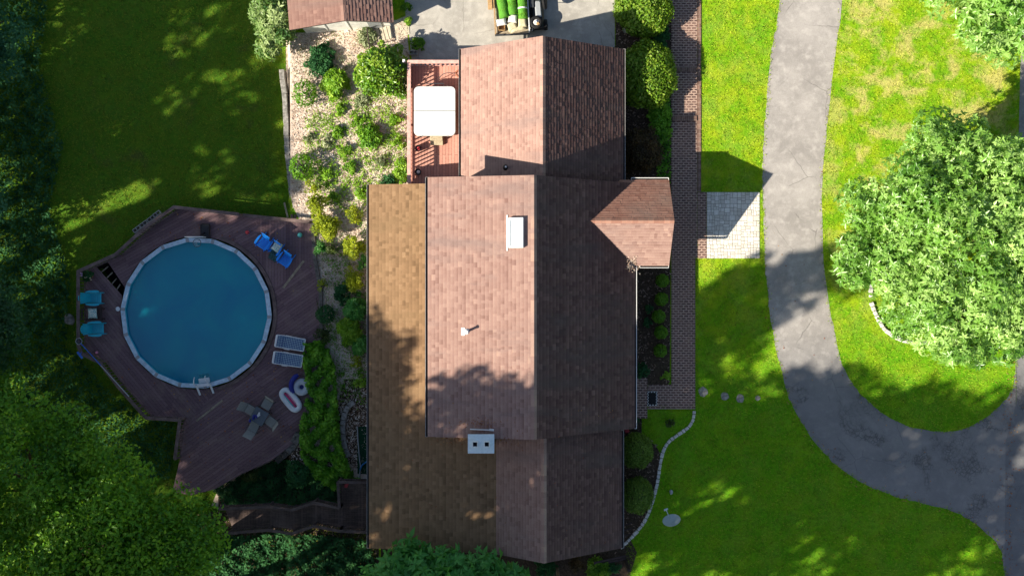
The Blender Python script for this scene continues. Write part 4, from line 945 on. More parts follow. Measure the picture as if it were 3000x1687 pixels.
o = tw.build('towel_bundle', 'navy', smooth=True); o.location = W(742, 1224, .72) ; o.location.z = .716; o.rotation_euler = (0, 0, math.radians(35)); tag(o, 'crumpled navy towel heap on the patio table', 'towel')
o = MB().box((0, 0, .03), (.20, .12, .05), bev=.02).box((.10, .04, .07), (.14, .09, .04), rz=.5, bev=.015).build('white_towel', 'bagwhite'); o.location = W(757, 1216, .72); o.location.z = .716; o.rotation_euler = (0, 0, .7); tag(o, 'white and grey folded cloth on the patio table', 'towel')
# poolside basketball hoop
bh = empty('pool_basketball_hoop', (*W(600, 676, .1)[:2], 0), 0, 'black poolside basketball hoop with its ring over the water', 'basketball hoop')
MB().box((.02, -.02, .10), (.46, .72, .18), bev=.05).build('base', 'black', bh)
MB().bar((-.16, -.30, .19), (-.16, .34, .19), .03, .03).bar((.21, -.32, .19), (.21, .34, .19), .03, .03).tube([(.0, -.1, .19), (.0, -.30, .75)], .03).build('pole', 'black', bh)
MB().box((-.26, -.34, .78), (.88, .035, .56), bev=.008).build('backboard', 'white_pl', bh)
rg = [(-.23 + .19 * math.cos(i * .2618), -.62 + .19 * math.sin(i * .2618), .62) for i in range(24)]
rim = MB().tube(rg, .014, 6, closed=True).build('rim', 'charcoal', bh)
nb = MB()
for i in range(12):
    a = i * .5236; nb.tube([(-.23 + .19 * math.cos(a), -.62 + .19 * math.sin(a), .62), (-.23 + .10 * math.cos(a + .5), -.62 + .10 * math.sin(a + .5), .28)], .005, 4); nb.tube([(-.23 + .19 * math.cos(a), -.62 + .19 * math.sin(a), .62), (-.23 + .10 * math.cos(a - .5), -.62 + .10 * math.sin(a - .5), .28)], .005, 4)
nb.build('net', 'white_pl', rim)
# ladder
ld = empty('pool_ladder', (*W(598, 1128, .1)[:2], 0), math.radians(8), 'white A-frame pool ladder straddling the pool rim', 'ladder')
for s in (-1, 1):
    MB().bar((s * .33, .02, .22), (s * .33 + .05, -.46, .03), .10, .04, bev=.015).build('side_rail', 'white_pl', ld)
    MB().tube(smooth_path([(s * .36, .02, .24), (s * .34, .10, .55), (s * .28, .32, .72), (s * .26, .46, .60)], 4), .025, 8).build('handrail', 'white_pl', ld, smooth=True)
MB().box((0, .02, .20), (.60, .16, .05), bev=.015).build('platform', 'white_pl', ld)
for k, (y, z) in enumerate(((.22, -.03), (.44, -.10), (.70, -.16))): MB().box((0, y, z), (.54, .24, .06), bev=.015).build('step', 'white_pl', ld)
# net on a pole resting on the railing, brush, lid, blocks, planks, planter
na, nb_ = W(236, 1005, .96), W(378, 1161, 1.0)
sk = root0('skimmer_net', 'pool skimmer net on a blue and silver pole laid along the railing', 'pool net'); sk.location = na
mid = na.lerp(nb_, .42)
for nm, p, q, mt in (('pole', na, mid, 'blue_brush'), ('pole_extension', mid, nb_, 'grey_pl')): put(MB().tube([p, q], .022, 8).build(nm, mt), sk)
dr = (na - nb_).normalized(); pr = Vector((-dr.y, dr.x, 0)); nc = na + dr * .12
hx = [nc + dr * (.17 * math.cos(i * 1.0472)) + pr * (.16 * math.sin(i * 1.0472)) for i in range(6)]
put(MB().tube(hx, .016, 8, closed=True).build('net_frame', 'grey_pl'), sk); put(MB().add([h_ - Vector((0, 0, .01)) for h_ in hx] + [nc - Vector((0, 0, .07))], [(i, (i + 1) % 6, 6) for i in range(6)]).build('net_mesh', 'charcoal'), sk)
o = empty('pool_brush', W(234, 1040, .93), math.radians(-52), 'bright blue pool brush over the outside of the railing corner', 'brush')
MB().box((0, 0, 0), (.40, .11, .05), bev=.02).build('head', 'blue_brush', o); MB().tube([(0, .03, .01), (-.05, .16, .05)], .02).build('handle', 'blue_brush', o)
o = MB().lathe([(.10, 0), (.11, .03), (.06, .04), (.02, .04)], seg=24).build('plastic_disc', 'white_pl'); o.location = W(346, 905, .05); tag(o, 'small round white disc beside the pool rim near the turquoise chairs', 'disc')
for k, (u, v) in enumerate(((404, 672), (424, 657), (446, 641), (462, 628))):
    cinder(u, v, math.radians(37), 'pale hollow block outside the deck railing, ' + ('end of the row nearest the turquoise chairs', 'second in the row from the turquoise chairs', 'third in the row from the turquoise chairs', 'end of the row nearest the basketball hoop')[k], 'concrete blocks outside the deck railing', .0)
bs = MB().bar(W(398, 684, -.03), W(468, 630, -.03), .42, .06).build('block_shelf', 'old_wood'); tag(bs, 'weathered plank ledge under the row of hollow blocks outside the railing', 'ledge')
for u0, v0, u1, v1, w, mt, lb in ((833, 594, 843, 636, .09, 'old_wood', 'pale weathered plank leaning at the deck edge, beside two purple planks'), (850, 593, 856, 641, .12, 'rail_purple', 'purple stained plank at the deck edge, between another and the pale plank'), (872, 592, 864, 641, .12, 'rail_purple', 'purple stained plank at the deck edge, the one nearest the golden shrubs')):
    o = MB().bar(W(u0, v0, -.6), W(u1, v1, .0), w, .04, bev=.004).build('timber_plank', mt); tag(o, lb, 'plank', 'planks at the pool deck edge')
pl = empty('flower_planter', W(264, 806, 0), 0, 'planter of leafy flowers with lilac and yellow blooms in the deck corner', 'planter')
MB().lathe([(.16, 0), (.22, .26), (.19, .26), (.17, .22)], seg=20).build('pot', 'terracotta', pl)
P, Q, T = lobed((0, 0, .36), (.30, .26, .16), 14, .14, 26, np.random.default_rng(8)); V, F, t = leaves(P, Q, .10, .6, .5, np.random.default_rng(9), tone=T); np_mesh('foliage', V, F, 'lf_dark', pl, t)
fb = MB()
for k in range(6): fb.lathe([(.005, 0), (.05, .02), (.035, .05), (.005, .06)], (-.26 + U(-.07, .09), U(-.05, .12), .50 + U(-.05, .06)), 8)
fb.build('blooms', 'flower', pl)
fb = MB()
for k in range(6): fb.lathe([(.005, 0), (.035, .02), (.02, .04), (.004, .05)], (.0 + U(-.14, .28), -.16 + U(-.08, .10), .46 + U(-.05, .06)), 8)
fb.build('yellow_blooms', 'bagtan', pl)

# ------------------------------------------------------------------ shed, trailer and what lies on the asphalt
sa = math.radians(4.2)
shed = empty('shed', (*W(1009, 62, 2.87)[:2], 0), sa, 'cream-walled garden shed with a reddish shingle roof beside the asphalt', 'shed')
roof('rear_roof', (-2.72, 4.6, 1.95), (-2.72, 0, 1.95), (0, 4.6, 2.90), 'sh_shed', shed, expo=.19, seed=21)
roof('front_roof', (2.16, 0, 1.95), (2.16, 4.6, 1.95), (0, 0, 2.90), 'sh_shed', shed, expo=.165, thick=2.4, seed=22)
ridge((0, 0, 2.90), (0, 4.6, 2.90), (-1, 0, -.35), (1, 0, -.44), 'sh_shed', shed, seed=23)
wallblock('wall', [(-2.30, -.5), (1.86, -.4), (1.86, 1.98), (0, 2.78), (-2.30, 1.98)], .30, 4.3, 'shed_wall', parent=shed)
for x in (-1.2, -.1, 1.0): MB().box((x, .285, .85), (.05, .03, 2.3)).build('corner_batten', 'white', shed)
MB().box((1.15, .28, .75), (.62, .04, 1.5)).build('door', 'grey_pl', shed)
stp = empty('garden_steps', (*W(1130, 97)[:2], -.02), math.radians(15), 'pale timber steps with dark nosings beside the shed', 'steps')
for k in range(4):
    MB().box((-.36 + k * .19, 0, .02 + k * .025), (.17, .72, .09), bev=.008).build('tread', 'concrete', stp)
    MB().box((-.36 + k * .19 - .092, 0, .035 + k * .025), (.012, .72, .06)).build('nosing', 'dark_wood', stp)
hr = tag(MB().tube([W(1075, 82, .9), W(1083, 140, .9)], .028, 8).tube([W(1076, 86, 0), W(1075, 84, .9)], .025, 8).tube([W(1083, 136, 0), W(1083, 138, .9)], .025, 8).tube([W(1076, 84, .45), W(1083, 138, .45)], .018, 8).build('step_rail', 'dark_wood'), 'dark wooden handrail at the foot of the pale shed steps', 'handrail')

TZ = .48
def tp(u, v, z=0): return W(u, v, z)
trl = empty('utility_trailer', (*tp(1498, 40, TZ)[:2], 0), math.radians(3), 'flat utility trailer loaded with rolled green turf and sacks', 'trailer')
MB().box((0, .35, TZ - .05), (1.62, 2.75, .07), bev=.01).build('bed', 'old_wood', trl)
for s in (-1, 1): MB().bar((s * .82, -1.0, TZ + .10), (s * .82, 1.72, TZ + .10), .05, .05).bar((s * .82, -1.0, TZ + .30), (s * .82, 1.72, TZ + .30), .045, .045).bar((s * .82, -.98, TZ - .05), (s * .82, -.98, TZ + .32), .05, .05).bar((s * .82, 1.7, TZ - .05), (s * .82, 1.7, TZ + .32), .05, .05).build('side_rail', 'card' if s < 0 else 'white_pl', trl)
MB().bar((-.84, -1.03, TZ - .02), (.84, -1.03, TZ - .02), .06, .07).bar((-.84, -1.03, TZ + .06), (-.42, -1.03, TZ + .06), .05, .05).build('tailgate', 'charcoal', trl)
for s in (-1, 1):
    o = MB().lathe([(.20, -.09), (.30, -.085), (.33, 0), (.30, .085), (.20, .09)], (s * 1.0, .6, .33), 22, mat=Matrix.Rotation(math.pi / 2, 4, 'Y')).build('wheel', 'rubber', trl, smooth=True)
    MB().lathe([(.19, -.05), (.19, .05)], (s * 1.0, .6, .33), 18, mat=Matrix.Rotation(math.pi / 2, 4, 'Y')).build('rim', 'steel', o)
    MB().box((s * 1.0, .6, .70), (.22, .86, .04), bev=.015).build('fender', 'charcoal' if s > 0 else 'card', trl)
def turf(u0, u1, vb, label, band=None):
    a, b = tp(u0, -90, .78), tp(u1, vb, .78); o = empty('turf_roll', b, 0, label, 'turf roll', 'rolled turf on the trailer'); d = a - b; L = d.length; x = d.normalized()
    rr = random.Random(u0); mb = MB(); pts = [d * (i / 14) for i in range(15)]
    mb.tube([p + Vector((rr.uniform(-.01, .01), 0, rr.uniform(-.01, .01))) for p in pts], [.225 + rr.uniform(-.015, .015) for _ in pts], 16)
    mb.build('roll', 'turfroll', o, smooth=True)
    n = 900; g_ = np.random.default_rng(u0); t_ = g_.uniform(0, 1, n); a_ = g_.uniform(0, np.pi, n)
    sx = np.array([1, 0, 0]); P = np.outer(t_, np.array(d)) + .215 * (np.cos(a_)[:, None] * sx + np.sin(a_)[:, None] * np.array([0, 0, 1])); Q = np.cos(a_)[:, None] * sx + np.sin(a_)[:, None] * np.array([0, 0, 1])
    V, F, t = leaves(P, Q, .085, .22, .8, g_); np_mesh('nap', V, F, 'lf_lime', o, t)
    for f in band or []: MB().tube([d * f - x * .035, d * f + x * .035], .240, 18).build('strap', 'white_pl', o)
turf(1452, 1478, 52, 'green turf roll on the trailer, the one nearest the brown box', [.80])
turf(1487, 1503, 44, 'green turf roll on the trailer, between two more rolls'); turf(1524, 1532, 55, 'green turf roll with a white strap near its end on the trailer', [.20])
def sack(u, v, rz, w, d, mat, label, z=TZ + .02):
    o = pillow('sack', u, v, z + .09, math.radians(rz), w, d, mat, label); o['category'] = 'sack'; o.scale = (1, 1, 1.5); return o
sack(1468, 66, 10, .52, .36, 'bagwhite', 'white sack at the end of the turf roll nearest the brown box', TZ + .14); sack(1502, 55, -6, .44, .42, 'bagwhite', 'white sack at the end of the middle turf roll', TZ + .14)
sack(1500, 78, 24, .50, .44, 'bagtan', 'tan sack lying at the tail of the trailer behind the white sacks'); sack(1530, 67, 2, .42, .44, 'bagtan', 'yellowish sack at the end of the strapped turf roll', TZ + .1); sack(1517, 86, 14, .80, .24, 'bagtan', 'long tan sack along the tail edge of the trailer', TZ - .02)
bx = MB()
for dx, dy, sx, sy in ((-.15, 0, .02, .36), (.15, 0, .02, .36), (0, .17, .30, .02), (0, -.17, .30, .02)): bx.box((dx, dy, .12), (sx, sy, .24))
bx.box((0, 0, .02), (.32, .36, .03)); o = bx.build('open_box', 'card'); o.location = tp(1470, 82, TZ + .02); tag(o, 'open brown box in the corner of the trailer', 'box')
# black ride-on machine beside the trailer
mc = empty('garden_tractor', (*tp(1574, 40, .4)[:2], 0), math.radians(4), 'black ride-on garden machine with a grey seat beside the trailer', 'garden machine')
MB().box((0, .2, .40), (.62, 1.9, .34), bev=.10).build('body', 'black', mc)
MB().box((-.34, .55, .30), (.26, 1.4, .40), bev=.08).build('side_tank', 'charcoal', mc)
MB().box((.05, .15, .62), (.30, .80, .12), bev=.05).build('seat', 'grey_pl', mc)
MB().box((-.02, .62, .70), (.34, .10, .34), bev=.04).build('seat_back', 'charcoal', mc)
for x, y, r_ in ((.36, -.55, .27), (-.30, -.55, .27), (.36, 1.0, .30), (-.36, 1.0, .30)):
    o = MB().lathe([(r_ * .55, -.10), (r_ * .92, -.10), (r_, 0), (r_ * .92, .10), (r_ * .55, .10)], (x, y, r_), 22, mat=Matrix.Rotation(math.pi / 2, 4, 'Y')).build('wheel', 'rubber', mc, smooth=True)
    MB().lathe([(r_ * .52, -.07), (r_ * .52, .07)], (x, y, r_), 16, mat=Matrix.Rotation(math.pi / 2, 4, 'Y')).build('rim', 'steel', o)
MB().box((0, -.62, .34), (.80, .34, .26), bev=.09).build('front_bumper', 'black', mc)
MB().tube([(-.08, .85, .5), (-.08, .95, 1.05)], .025).tube([(-.08 + .17 * math.cos(i * .5236), .97 + .17 * math.sin(i * .5236), 1.07) for i in range(12)], .018, 6, closed=True).build('steering_wheel', 'steel', mc)
MB().tube([(.28, .42, .5), (.34, .42, 1.35)], .025).tube([(.34, .30, .5), (.34, .05, .9)], .012).build('bracket', 'charcoal', mc)
sw = MB().lathe([(.13, -.07), (.36, -.07), (.40, 0), (.36, .07), (.13, .07)], (.36, .40, 1.02), 28, mat=Matrix.Rotation(math.radians(78), 4, 'Y')).build('spare_wheel', 'rubber', mc, smooth=True)
ty = torus((0, 0, .10), .22, .095, 28, 10).build('tyre', 'rubber', smooth=True); ty.location = tp(1570, 68, .62); tag(ty, 'small black tyre lying on the front of the black garden machine', 'tyre')
o = MB().lathe([(.02, 0), (.14, .02), (.16, .12), (.14, .13)], seg=20).build('basin', 'bagwhite'); o.location = tp(1572, 69, .64); tag(o, 'pale basin of odds and ends inside the small tyre', 'basin')
for i, (du, dv, mt, nm, lb) in enumerate(((-3, -3, 'white_pl', 'carton', 'small white carton in the pale basin'), (4, 2, 'card', 'scrap', 'orange-brown scrap in the pale basin'))):
    o = MB().box((0, 0, .05), (.12, .14, .10), rz=.5, bev=.01).build(nm, mt); o.location = tp(1572 + du, 69 + dv, .74); tag(o, lb, nm)
hk = MB().tube(smooth_path([(-.06, -.05, 0), (-.08, .05, .0), (0, .09, .0), (.07, .04, .0), (.05, -.06, .0)], 4), .022, 8).build('tow_hook', 'white_pl'); hk.location = tp(1556, 88, .45); tag(hk, 'pale curved tow hook between the trailer and the black machine', 'hook')

# ------------------------------------------------------------------ small yard things
def rock(name, u, v, s, mat, label, cat='boulder', group=None, z=None, flat=.6, seed=1):
    import bmesh
    r = random.Random(seed); bm = bmesh.new(); bmesh.ops.create_icosphere(bm, subdivisions=2, radius=1)
    for q in bm.verts:
        k = 1 + r.uniform(-.16, .16); q.co = Vector((q.co.x * s[0] * k, q.co.y * s[1] * k, q.co.z * s[2] * k))
    me = bpy.data.meshes.new(name); bm.to_mesh(me); bm.free(); me.materials.append(M[mat]); o = bpy.data.objects.new(name, me); COL.objects.link(o)
    o.location = ph(u, v); o.location.z += s[2] * .3; return tag(o, label, cat, group)
for k, (u, v, a) in enumerate(((2060, 1148, .22), (2123, 1160, .20), (2168, 1166, .20), (2220, 1166, .12))):
    rock('stepping_stone', u, v, (a, a * 1.1, .035), 'stone', 'grey stepping stone sunk in the lawn, ' + ('the one next to the brick walkway', 'second from the brick walkway', 'third from the brick walkway', 'the small one nearest the driveway')[k], 'stepping stone', 'stepping stones in the lawn', seed=k)
rock('boulder', 1838, 88, (.24, .20, .20), 'stone', 'small grey boulder between the shrubs by the asphalt edge', seed=9)
rock('boulder', 205, 935, (.25, .30, .22), 'stone', 'pale boulder in the grass just outside the deck railing', seed=12)
mt_ = empty('door_mat', (*W(1911, 1167, .045)[:2], .036), 0, 'black door mat with a black and white checked border on the brick path', 'mat')
MB().box((0, 0, .006), (.36, .58, .012)).build('pad', 'rubber', mt_)
MB().box((.215, 0, .006), (.07, .72, .012)).box((-.215, 0, .006), (.07, .72, .012)).box((0, .325, .006), (.36, .07, .012)).box((0, -.325, .006), (.36, .07, .012)).build('checked_border', 'checker', mt_)
# edging stones along the curved front bed, laid one by one
def edging(name, px, w, mat, label, cat, zf=ph, h=.10, step=.2, seed=2, gap=.03):
    r = random.Random(seed); pts = smooth_path([zf(*p) for p in px], 8); mb = MB(); acc = 0; last = pts[0]; seg = []
    for p in pts[1:]:
        if (p - last).length >= step * r.uniform(.75, 1.25): seg.append((last, p)); last = p
    for a, b in seg:
        d = (b - a); mb.box((a + b) / 2 + Vector((0, 0, h * .4)), (d.length - gap, w * r.uniform(.85, 1.1), h * r.uniform(.85, 1.15)), rz=math.atan2(d.y, d.x) + r.uniform(-.08, .08), bev=.015, tone=r.random())
    return tag(mb.build(name, mat), label, cat)
edging('stone_edging', [(2033, 1202), (2031, 1225), (2020, 1248), (1990, 1270), (1958, 1294), (1941, 1325), (1932, 1370), (1924, 1420), (1912, 1465), (1895, 1512), (1872, 1548), (1838, 1585), (1812, 1608)], .16, 'palestone', 'curved line of pale stones between the front bed and the lawn', 'edging')
edging('tree_ring', [(2551, 885), (2562, 915), (2580, 950), (2596, 970), (2630, 992), (2665, 1002), (2700, 1004), (2745, 995), (2785, 970), (2820, 925), (2830, 860), (2800, 780), (2740, 730), (2650, 725), (2580, 775), (2552, 830), (2551, 880)], .18, 'palestone', 'white stone ring in the lawn around the big leafy tree', 'edging', h=.14)
edging('stone_border', [(1040, 1176), (1022, 1188), (1010, 1215), (1005, 1255), (1008, 1295), (1020, 1330), (1034, 1352)], .26, 'stone', 'curved low stone border by the gravel beside the rear wall', 'edging', h=.2, step=.34)
edging('stone_step_wall', [(880, 1268), (868, 1290), (848, 1314), (822, 1336), (796, 1352)], .42, 'stone_dark', 'broad dark stone kerb curving round the deck end', 'edging', h=.3, step=.5)
edging('retaining_wall', [(846, 210), (858, 300), (862, 380), (866, 450), (874, 520), (884, 590)], .24, 'stone', 'low grey stone retaining wall between the back lawn and the planting bed', 'wall', zf=lambda u, v: Vector((-11.0 + (u - 866) / 70, ph(u, v).y, -.62)), h=.56, step=.45, gap=.004)
# satellite dish
sdz = 1.2; sp = W(1968, 1527, sdz); sdh = empty('satellite_dish', (sp.x, sp.y, 0), math.radians(15), 'grey satellite dish on a pole in the front lawn', 'satellite dish')
MB().tube([(0, 0, -.2), (0, 0, 1.12)], .04, 10).build('pole', 'steel', sdh)
TM = Matrix.Translation((0, .0, sdz + .02)) @ Matrix.Rotation(math.radians(-60), 4, 'X')
prof = [(.02, 0), (.15, .012), (.30, .045), (.40, .075), (.445, .10), (.43, .10), (.39, .085), (.30, .06), (.15, .03), (.02, .02)]
d_ = MB(); vs = [TM @ Vector((r_ * .98 * math.cos(k * .2244), r_ * .92 * math.sin(k * .2244), z_)) for r_, z_ in prof for k in range(28)]
d_.add(vs, [(i * 28 + k, i * 28 + (k + 1) % 28, (i + 1) * 28 + (k + 1) % 28, (i + 1) * 28 + k) for i in range(9) for k in range(28)]).build('reflector', 'dish', sdh, smooth=True)
MB().tube([(-.02, .1, sdz - .15), (-.12, .62, sdz + .02)], .02, 8).box((-.12, .64, sdz + .04), (.20, .09, .09), rz=.1, bev=.02).build('feed_arm', 'dish', sdh)
rock('garden_light', 1966, 1440, (.08, .13, .12), 'grey_pl', 'small grey pointed marker in the lawn above the satellite dish', 'marker', seed=31)
# green mat and pipes by the rear wall
o = MB().box((0, 0, .012), (.62, 2.3, .024)).build('green_mat', 'greenmat'); o.location = (W(1066, 1318).x, W(1066, 1318).y, float(hgt(-7, 0)) + .02); tag(o, 'dark green turf mat beside the rear wall and the railing', 'mat')
o = MB().tube(smooth_path([W(1047, 1248, .06), W(1049, 1290, .06), W(1053, 1340, .06), W(1056, 1372, .06), W(1052, 1400, .06)], 5), .032, 8).build('white_pipe', 'grey_pl', smooth=True); tag(o, 'bent pale pipe along the edge of the green mat', 'pipe')
o = MB().tube(smooth_path([W(1055, 1376, .10), W(1061, 1362, .10), W(1074, 1352, .10), W(1090, 1338, .10)], 5), .035, 8).build('garden_hose', 'hose', smooth=True); tag(o, 'bright blue hose end crossing the green mat', 'hose')
o = MB().box((0, 0, .06), (.16, .30, .10), rz=-.4, bev=.03).box((.06, .16, .08), (.14, .1, .1), bev=.03).build('toy', 'red'); o.location = W(1016, 1418, .8); tag(o, 'small red toy on the landing boards by the railing', 'toy')
o = MB().box((0, 0, .08), (.20, .18, .16), rz=.4, bev=.02).build('red_tin', 'red'); o.location = W(1836, 1261); tag(o, 'small red tin at the house corner by the clipped bushes', 'tin')
for k, (u, v) in enumerate(((1632, 1662), (1830, 1640))):
    o = MB().box((0, 0, .9), (.14, .14, 2.1), bev=.01).build('timber_post', 'old_wood' if k == 0 else 'dark_wood'); o.location = W(u, v); tag(o, ('pale timber post under the south gable', 'dark timber post near the south-east house corner')[k], 'post')
o = MB().bar(W(1740, 1648, .9), W(1832, 1628, .9), .10, .05).bar(W(1740, 1654, .5), W(1832, 1636, .5), .10, .05).bar(W(1742, 1650, -.1), W(1742, 1650, .92), .09, .09).build('timber_fence', 'dark_wood'); tag(o, 'short dark timber rail fence below the south gable', 'fence')
fe = MB()
for k in range(3): fe.bar(W(1822, 1540 + k * 16, .25), W(1852, 1530 + k * 16, .25), .05, .05)
o = fe.build('low_rack', 'dark_wood'); tag(o, 'low dark slatted rack between the wall and the stone edging', 'rack')

# ------------------------------------------------------------------ grass, chips and litter
def scatter(n, box, rng):
    return np.stack([rng.uniform(box[0], box[1], n), rng.uniform(box[2], box[3], n)], 1)
rng = np.random.default_rng(77)
P2 = scatter(165000, (-27, 26, -15.2, 15.2), rng)
bad = np.zeros(len(P2), bool)
DECKP = [(p.x, p.y) for p in railp[1:]] + [(p.x, p.y) for p in east[::-1]]
for poly in (DRIVE, ROAD, PAD, WALKP, EDGEP, APRP, PAVP, STEPP, BEDN, BEDF, BEDW, BEDLOW, DECKP, SHADEBED): bad |= in_poly(P2, poly)
okp = in_poly(P2, LAWNPATCH)
bad |= (P2[:, 0] > -6.6) & (P2[:, 0] < 5.6) & (P2[:, 1] < 11.2) & (P2[:, 1] > -16) & ~okp
P2 = P2[~bad | okp]; n = len(P2)
P = np.column_stack([P2, hgt(P2[:, 0], P2[:, 1])])
def blades(P, hmin, hmax, w, rng, per=3):
    n = len(P) * per; B = np.repeat(P, per, 0) + np.column_stack([rng.normal(0, .03, (n, 2)), np.zeros(n)])
    a = rng.uniform(0, 6.283, n); lean = rng.uniform(.35, 1.1, n); h = rng.uniform(hmin, hmax, n)
    d = np.column_stack([np.cos(a), np.sin(a), np.zeros(n)]); s = np.column_stack([-np.sin(a), np.cos(a), np.zeros(n)])
    V = np.empty((n, 3, 3)); V[:, 0] = B - s * w; V[:, 1] = B + s * w; V[:, 2] = B + d * (h * lean)[:, None] + np.column_stack([np.zeros((n, 2)), h])
    return V.reshape(-1, 3), np.arange(n * 3).reshape(-1, 3), np.repeat(np.clip(rng.normal(.45, .28, n), 0, 1), 3)
ed = [((a[0] + (b[0] - a[0]) * f + rng.normal(0, .07)), (a[1] + (b[1] - a[1]) * f + rng.normal(0, .07))) for L_ in (drive_l, drive_r, WALKP[1:5], PAVP) for a, b in zip(L_[:-1], L_[1:]) for f in rng.uniform(0, 1, max(2, int(14 * math.hypot(b[0] - a[0], b[1] - a[1]))))]
ed = np.array([q for q in ed if abs(q[0]) < 26 and abs(q[1]) < 15]); P = np.concatenate([P, np.column_stack([ed, np.full(len(ed), .01)])])
V, F, t = blades(P, .035, .085, .014, rng)
tag(np_mesh('lawn_grass', V, F, 'blade', None, t), 'short mown lawn grass round the house and drive', 'grass', kind='stuff')
def flat_bits(P, lmin, lmax, asp, rng, tl=.35):
    n = len(P); a = rng.uniform(0, 6.283, n); l = rng.uniform(lmin, lmax, n)[:, None]
    d = unit(np.column_stack([np.cos(a), np.sin(a), rng.normal(0, tl, n)])); s = unit(np.column_stack([-np.sin(a), np.cos(a), rng.normal(0, tl, n)]))
    V = np.empty((n, 4, 3)); w = l * asp
    V[:, 0] = P - d * l - s * w; V[:, 1] = P + d * l - s * w; V[:, 2] = P + d * l + s * w; V[:, 3] = P - d * l + s * w
    idx = np.arange(n)[:, None] * 4
    return V.reshape(-1, 3), np.concatenate([idx + [0, 1, 2], idx + [0, 2, 3]], 0), np.repeat(rng.uniform(0, 1, n), 4)
Q2 = scatter(30000, (-11, -5, -9, 13), rng); Q2 = Q2[in_poly(Q2, BEDW) & (Q2[:, 0] > -10.8)]
V, F, t = flat_bits(np.column_stack([Q2, hgt(Q2[:, 0], Q2[:, 1]) + rng.uniform(.01, .05, len(Q2))]), .02, .065, .28, rng)
tag(np_mesh('wood_chips', V, F, 'chip', None, t), 'pale wood chips strewn over the planting bed behind the house', 'wood chips', kind='stuff')
Q2 = scatter(26000, (-23, 8.2, -17, 14), rng); k = in_poly(Q2, BEDF) | in_poly(Q2, BEDN) | in_poly(Q2, SHADEBED) | in_poly(Q2, SOUTHBED) | in_poly(Q2, BEDLOW); Q2 = Q2[k]
V, F, t = flat_bits(np.column_stack([Q2, hgt(Q2[:, 0], Q2[:, 1]) + rng.uniform(.01, .04, len(Q2))]), .025, .07, .35, rng)
tag(np_mesh('bed_litter', V, F, 'chip', None, t * .22), 'brown leaf litter and bark in the shaded beds', 'litter', kind='stuff')
a = rng.normal(0, 1, 320); Q2 = np.column_stack([24.3 + a * .35 * rng.uniform(0, 1.9, 320), rng.uniform(-14, -1, 320)]); R2 = np.column_stack([rng.uniform(9, 25, 130), rng.uniform(-12, 6, 130)])
E2 = np.array([(p[0] + rng.normal(0, .16), p[1] + rng.normal(0, .16)) for p in drive_l[50:] for _ in range(2)]); Q2 = np.concatenate([Q2, R2[in_poly(R2, DRIVE)], E2])
V, F, t = flat_bits(np.column_stack([Q2, np.full(len(Q2), .03)]), .012, .032, .7, rng, .2)
tag(np_mesh('fallen_leaves', V, F, 'lf_dead', None, t), 'scattered red and brown fallen leaves on the asphalt', 'fallen leaves', kind='stuff')
Q2 = np.concatenate([rng.normal((-13, -5.5), (3.0, 2.0), (220, 2)), rng.normal((-16, 3.1), (2.5, .7), (60, 2))]); Q2 = Q2[in_poly(Q2, DECKP) & (np.hypot(Q2[:, 0] - PC.x, Q2[:, 1] - PC.y) > PR + .1)]
V, F, t = flat_bits(np.column_stack([Q2, np.full(len(Q2), .02)]), .015, .04, .7, rng, .2)
tag(np_mesh('deck_leaves', V, F, 'lf_dead', None, t), 'a few dry leaves strewn over the pool deck', 'fallen leaves', kind='stuff')
vt = W(1857, 776, 2.55); Q3 = np.column_stack([rng.normal(vt.x - .02, .16, 240), rng.normal(vt.y + .05, .18, 240), np.zeros(240)])
Q3[:, 2] = np.maximum(2.5 + (MX1 - Q3[:, 0]) * .761, 2.5 + (Q3[:, 1] - EYS) * .761) + .05; Q3[:, 2] = np.where(Q3[:, 0] > MX1 + .06, 2.5, Q3[:, 2])
V, F, t = flat_bits(Q3, .02, .055, .3, rng, .5); tag(np_mesh('roof_debris', V, F, 'chip', None, t * .7), 'clump of dry leaves and twigs caught in the roof valley by the front gable', 'debris', kind='stuff')
def on_roofs(x, y):
    z = np.where((x > MX0) & (y > MY0), MRZ - np.abs(np.where(x < MXR, (MXR - x) * .194, (x - MXR) * .761)), np.where(x < BX1, BZ0 + (x - BX0) * .182, SZR - np.where(x < SXR, (SXR - x) * .78, (x - SXR) * .74)))
    return z + .025
Q3 = np.concatenate([rng.normal((-2.6, -6.9), (.5, .18), (90, 2)), rng.normal((-1.5, -5.9), (.5, .12), (70, 2)), rng.normal((-.1, -6.75), (.35, .2), (60, 2)), scatter(110, (-6.4, 4.8, -11.8, -5.0), rng)])
V, F, t = flat_bits(np.column_stack([Q3, on_roofs(Q3[:, 0], Q3[:, 1])]), .015, .045, .35, rng, .3); tag(np_mesh('roof_leaves', V, F, 'lf_dead', None, t), 'orange-brown needles and leaves strewn on the roofs round the chimney', 'fallen leaves', kind='stuff')
tw = MB()
for a_, b_ in (((0, 0), (-.30, -.20)), ((-.15, -.10), (-.28, -.02)), ((-.2, -.13), (-.22, -.3)), ((-.30, -.20), (-.46, -.18))):
    f_ = lambda q: Vector((vt.x + q[0], vt.y + q[1], 2.5 + (MX1 - vt.x - q[0]) * .761 + .05)); tw.tube([f_(a_), f_(b_)], .008, 5)
tag(tw.build('twig', 'old_wood'), 'bare forked twig on the front roof beside the leaf clump', 'twig')

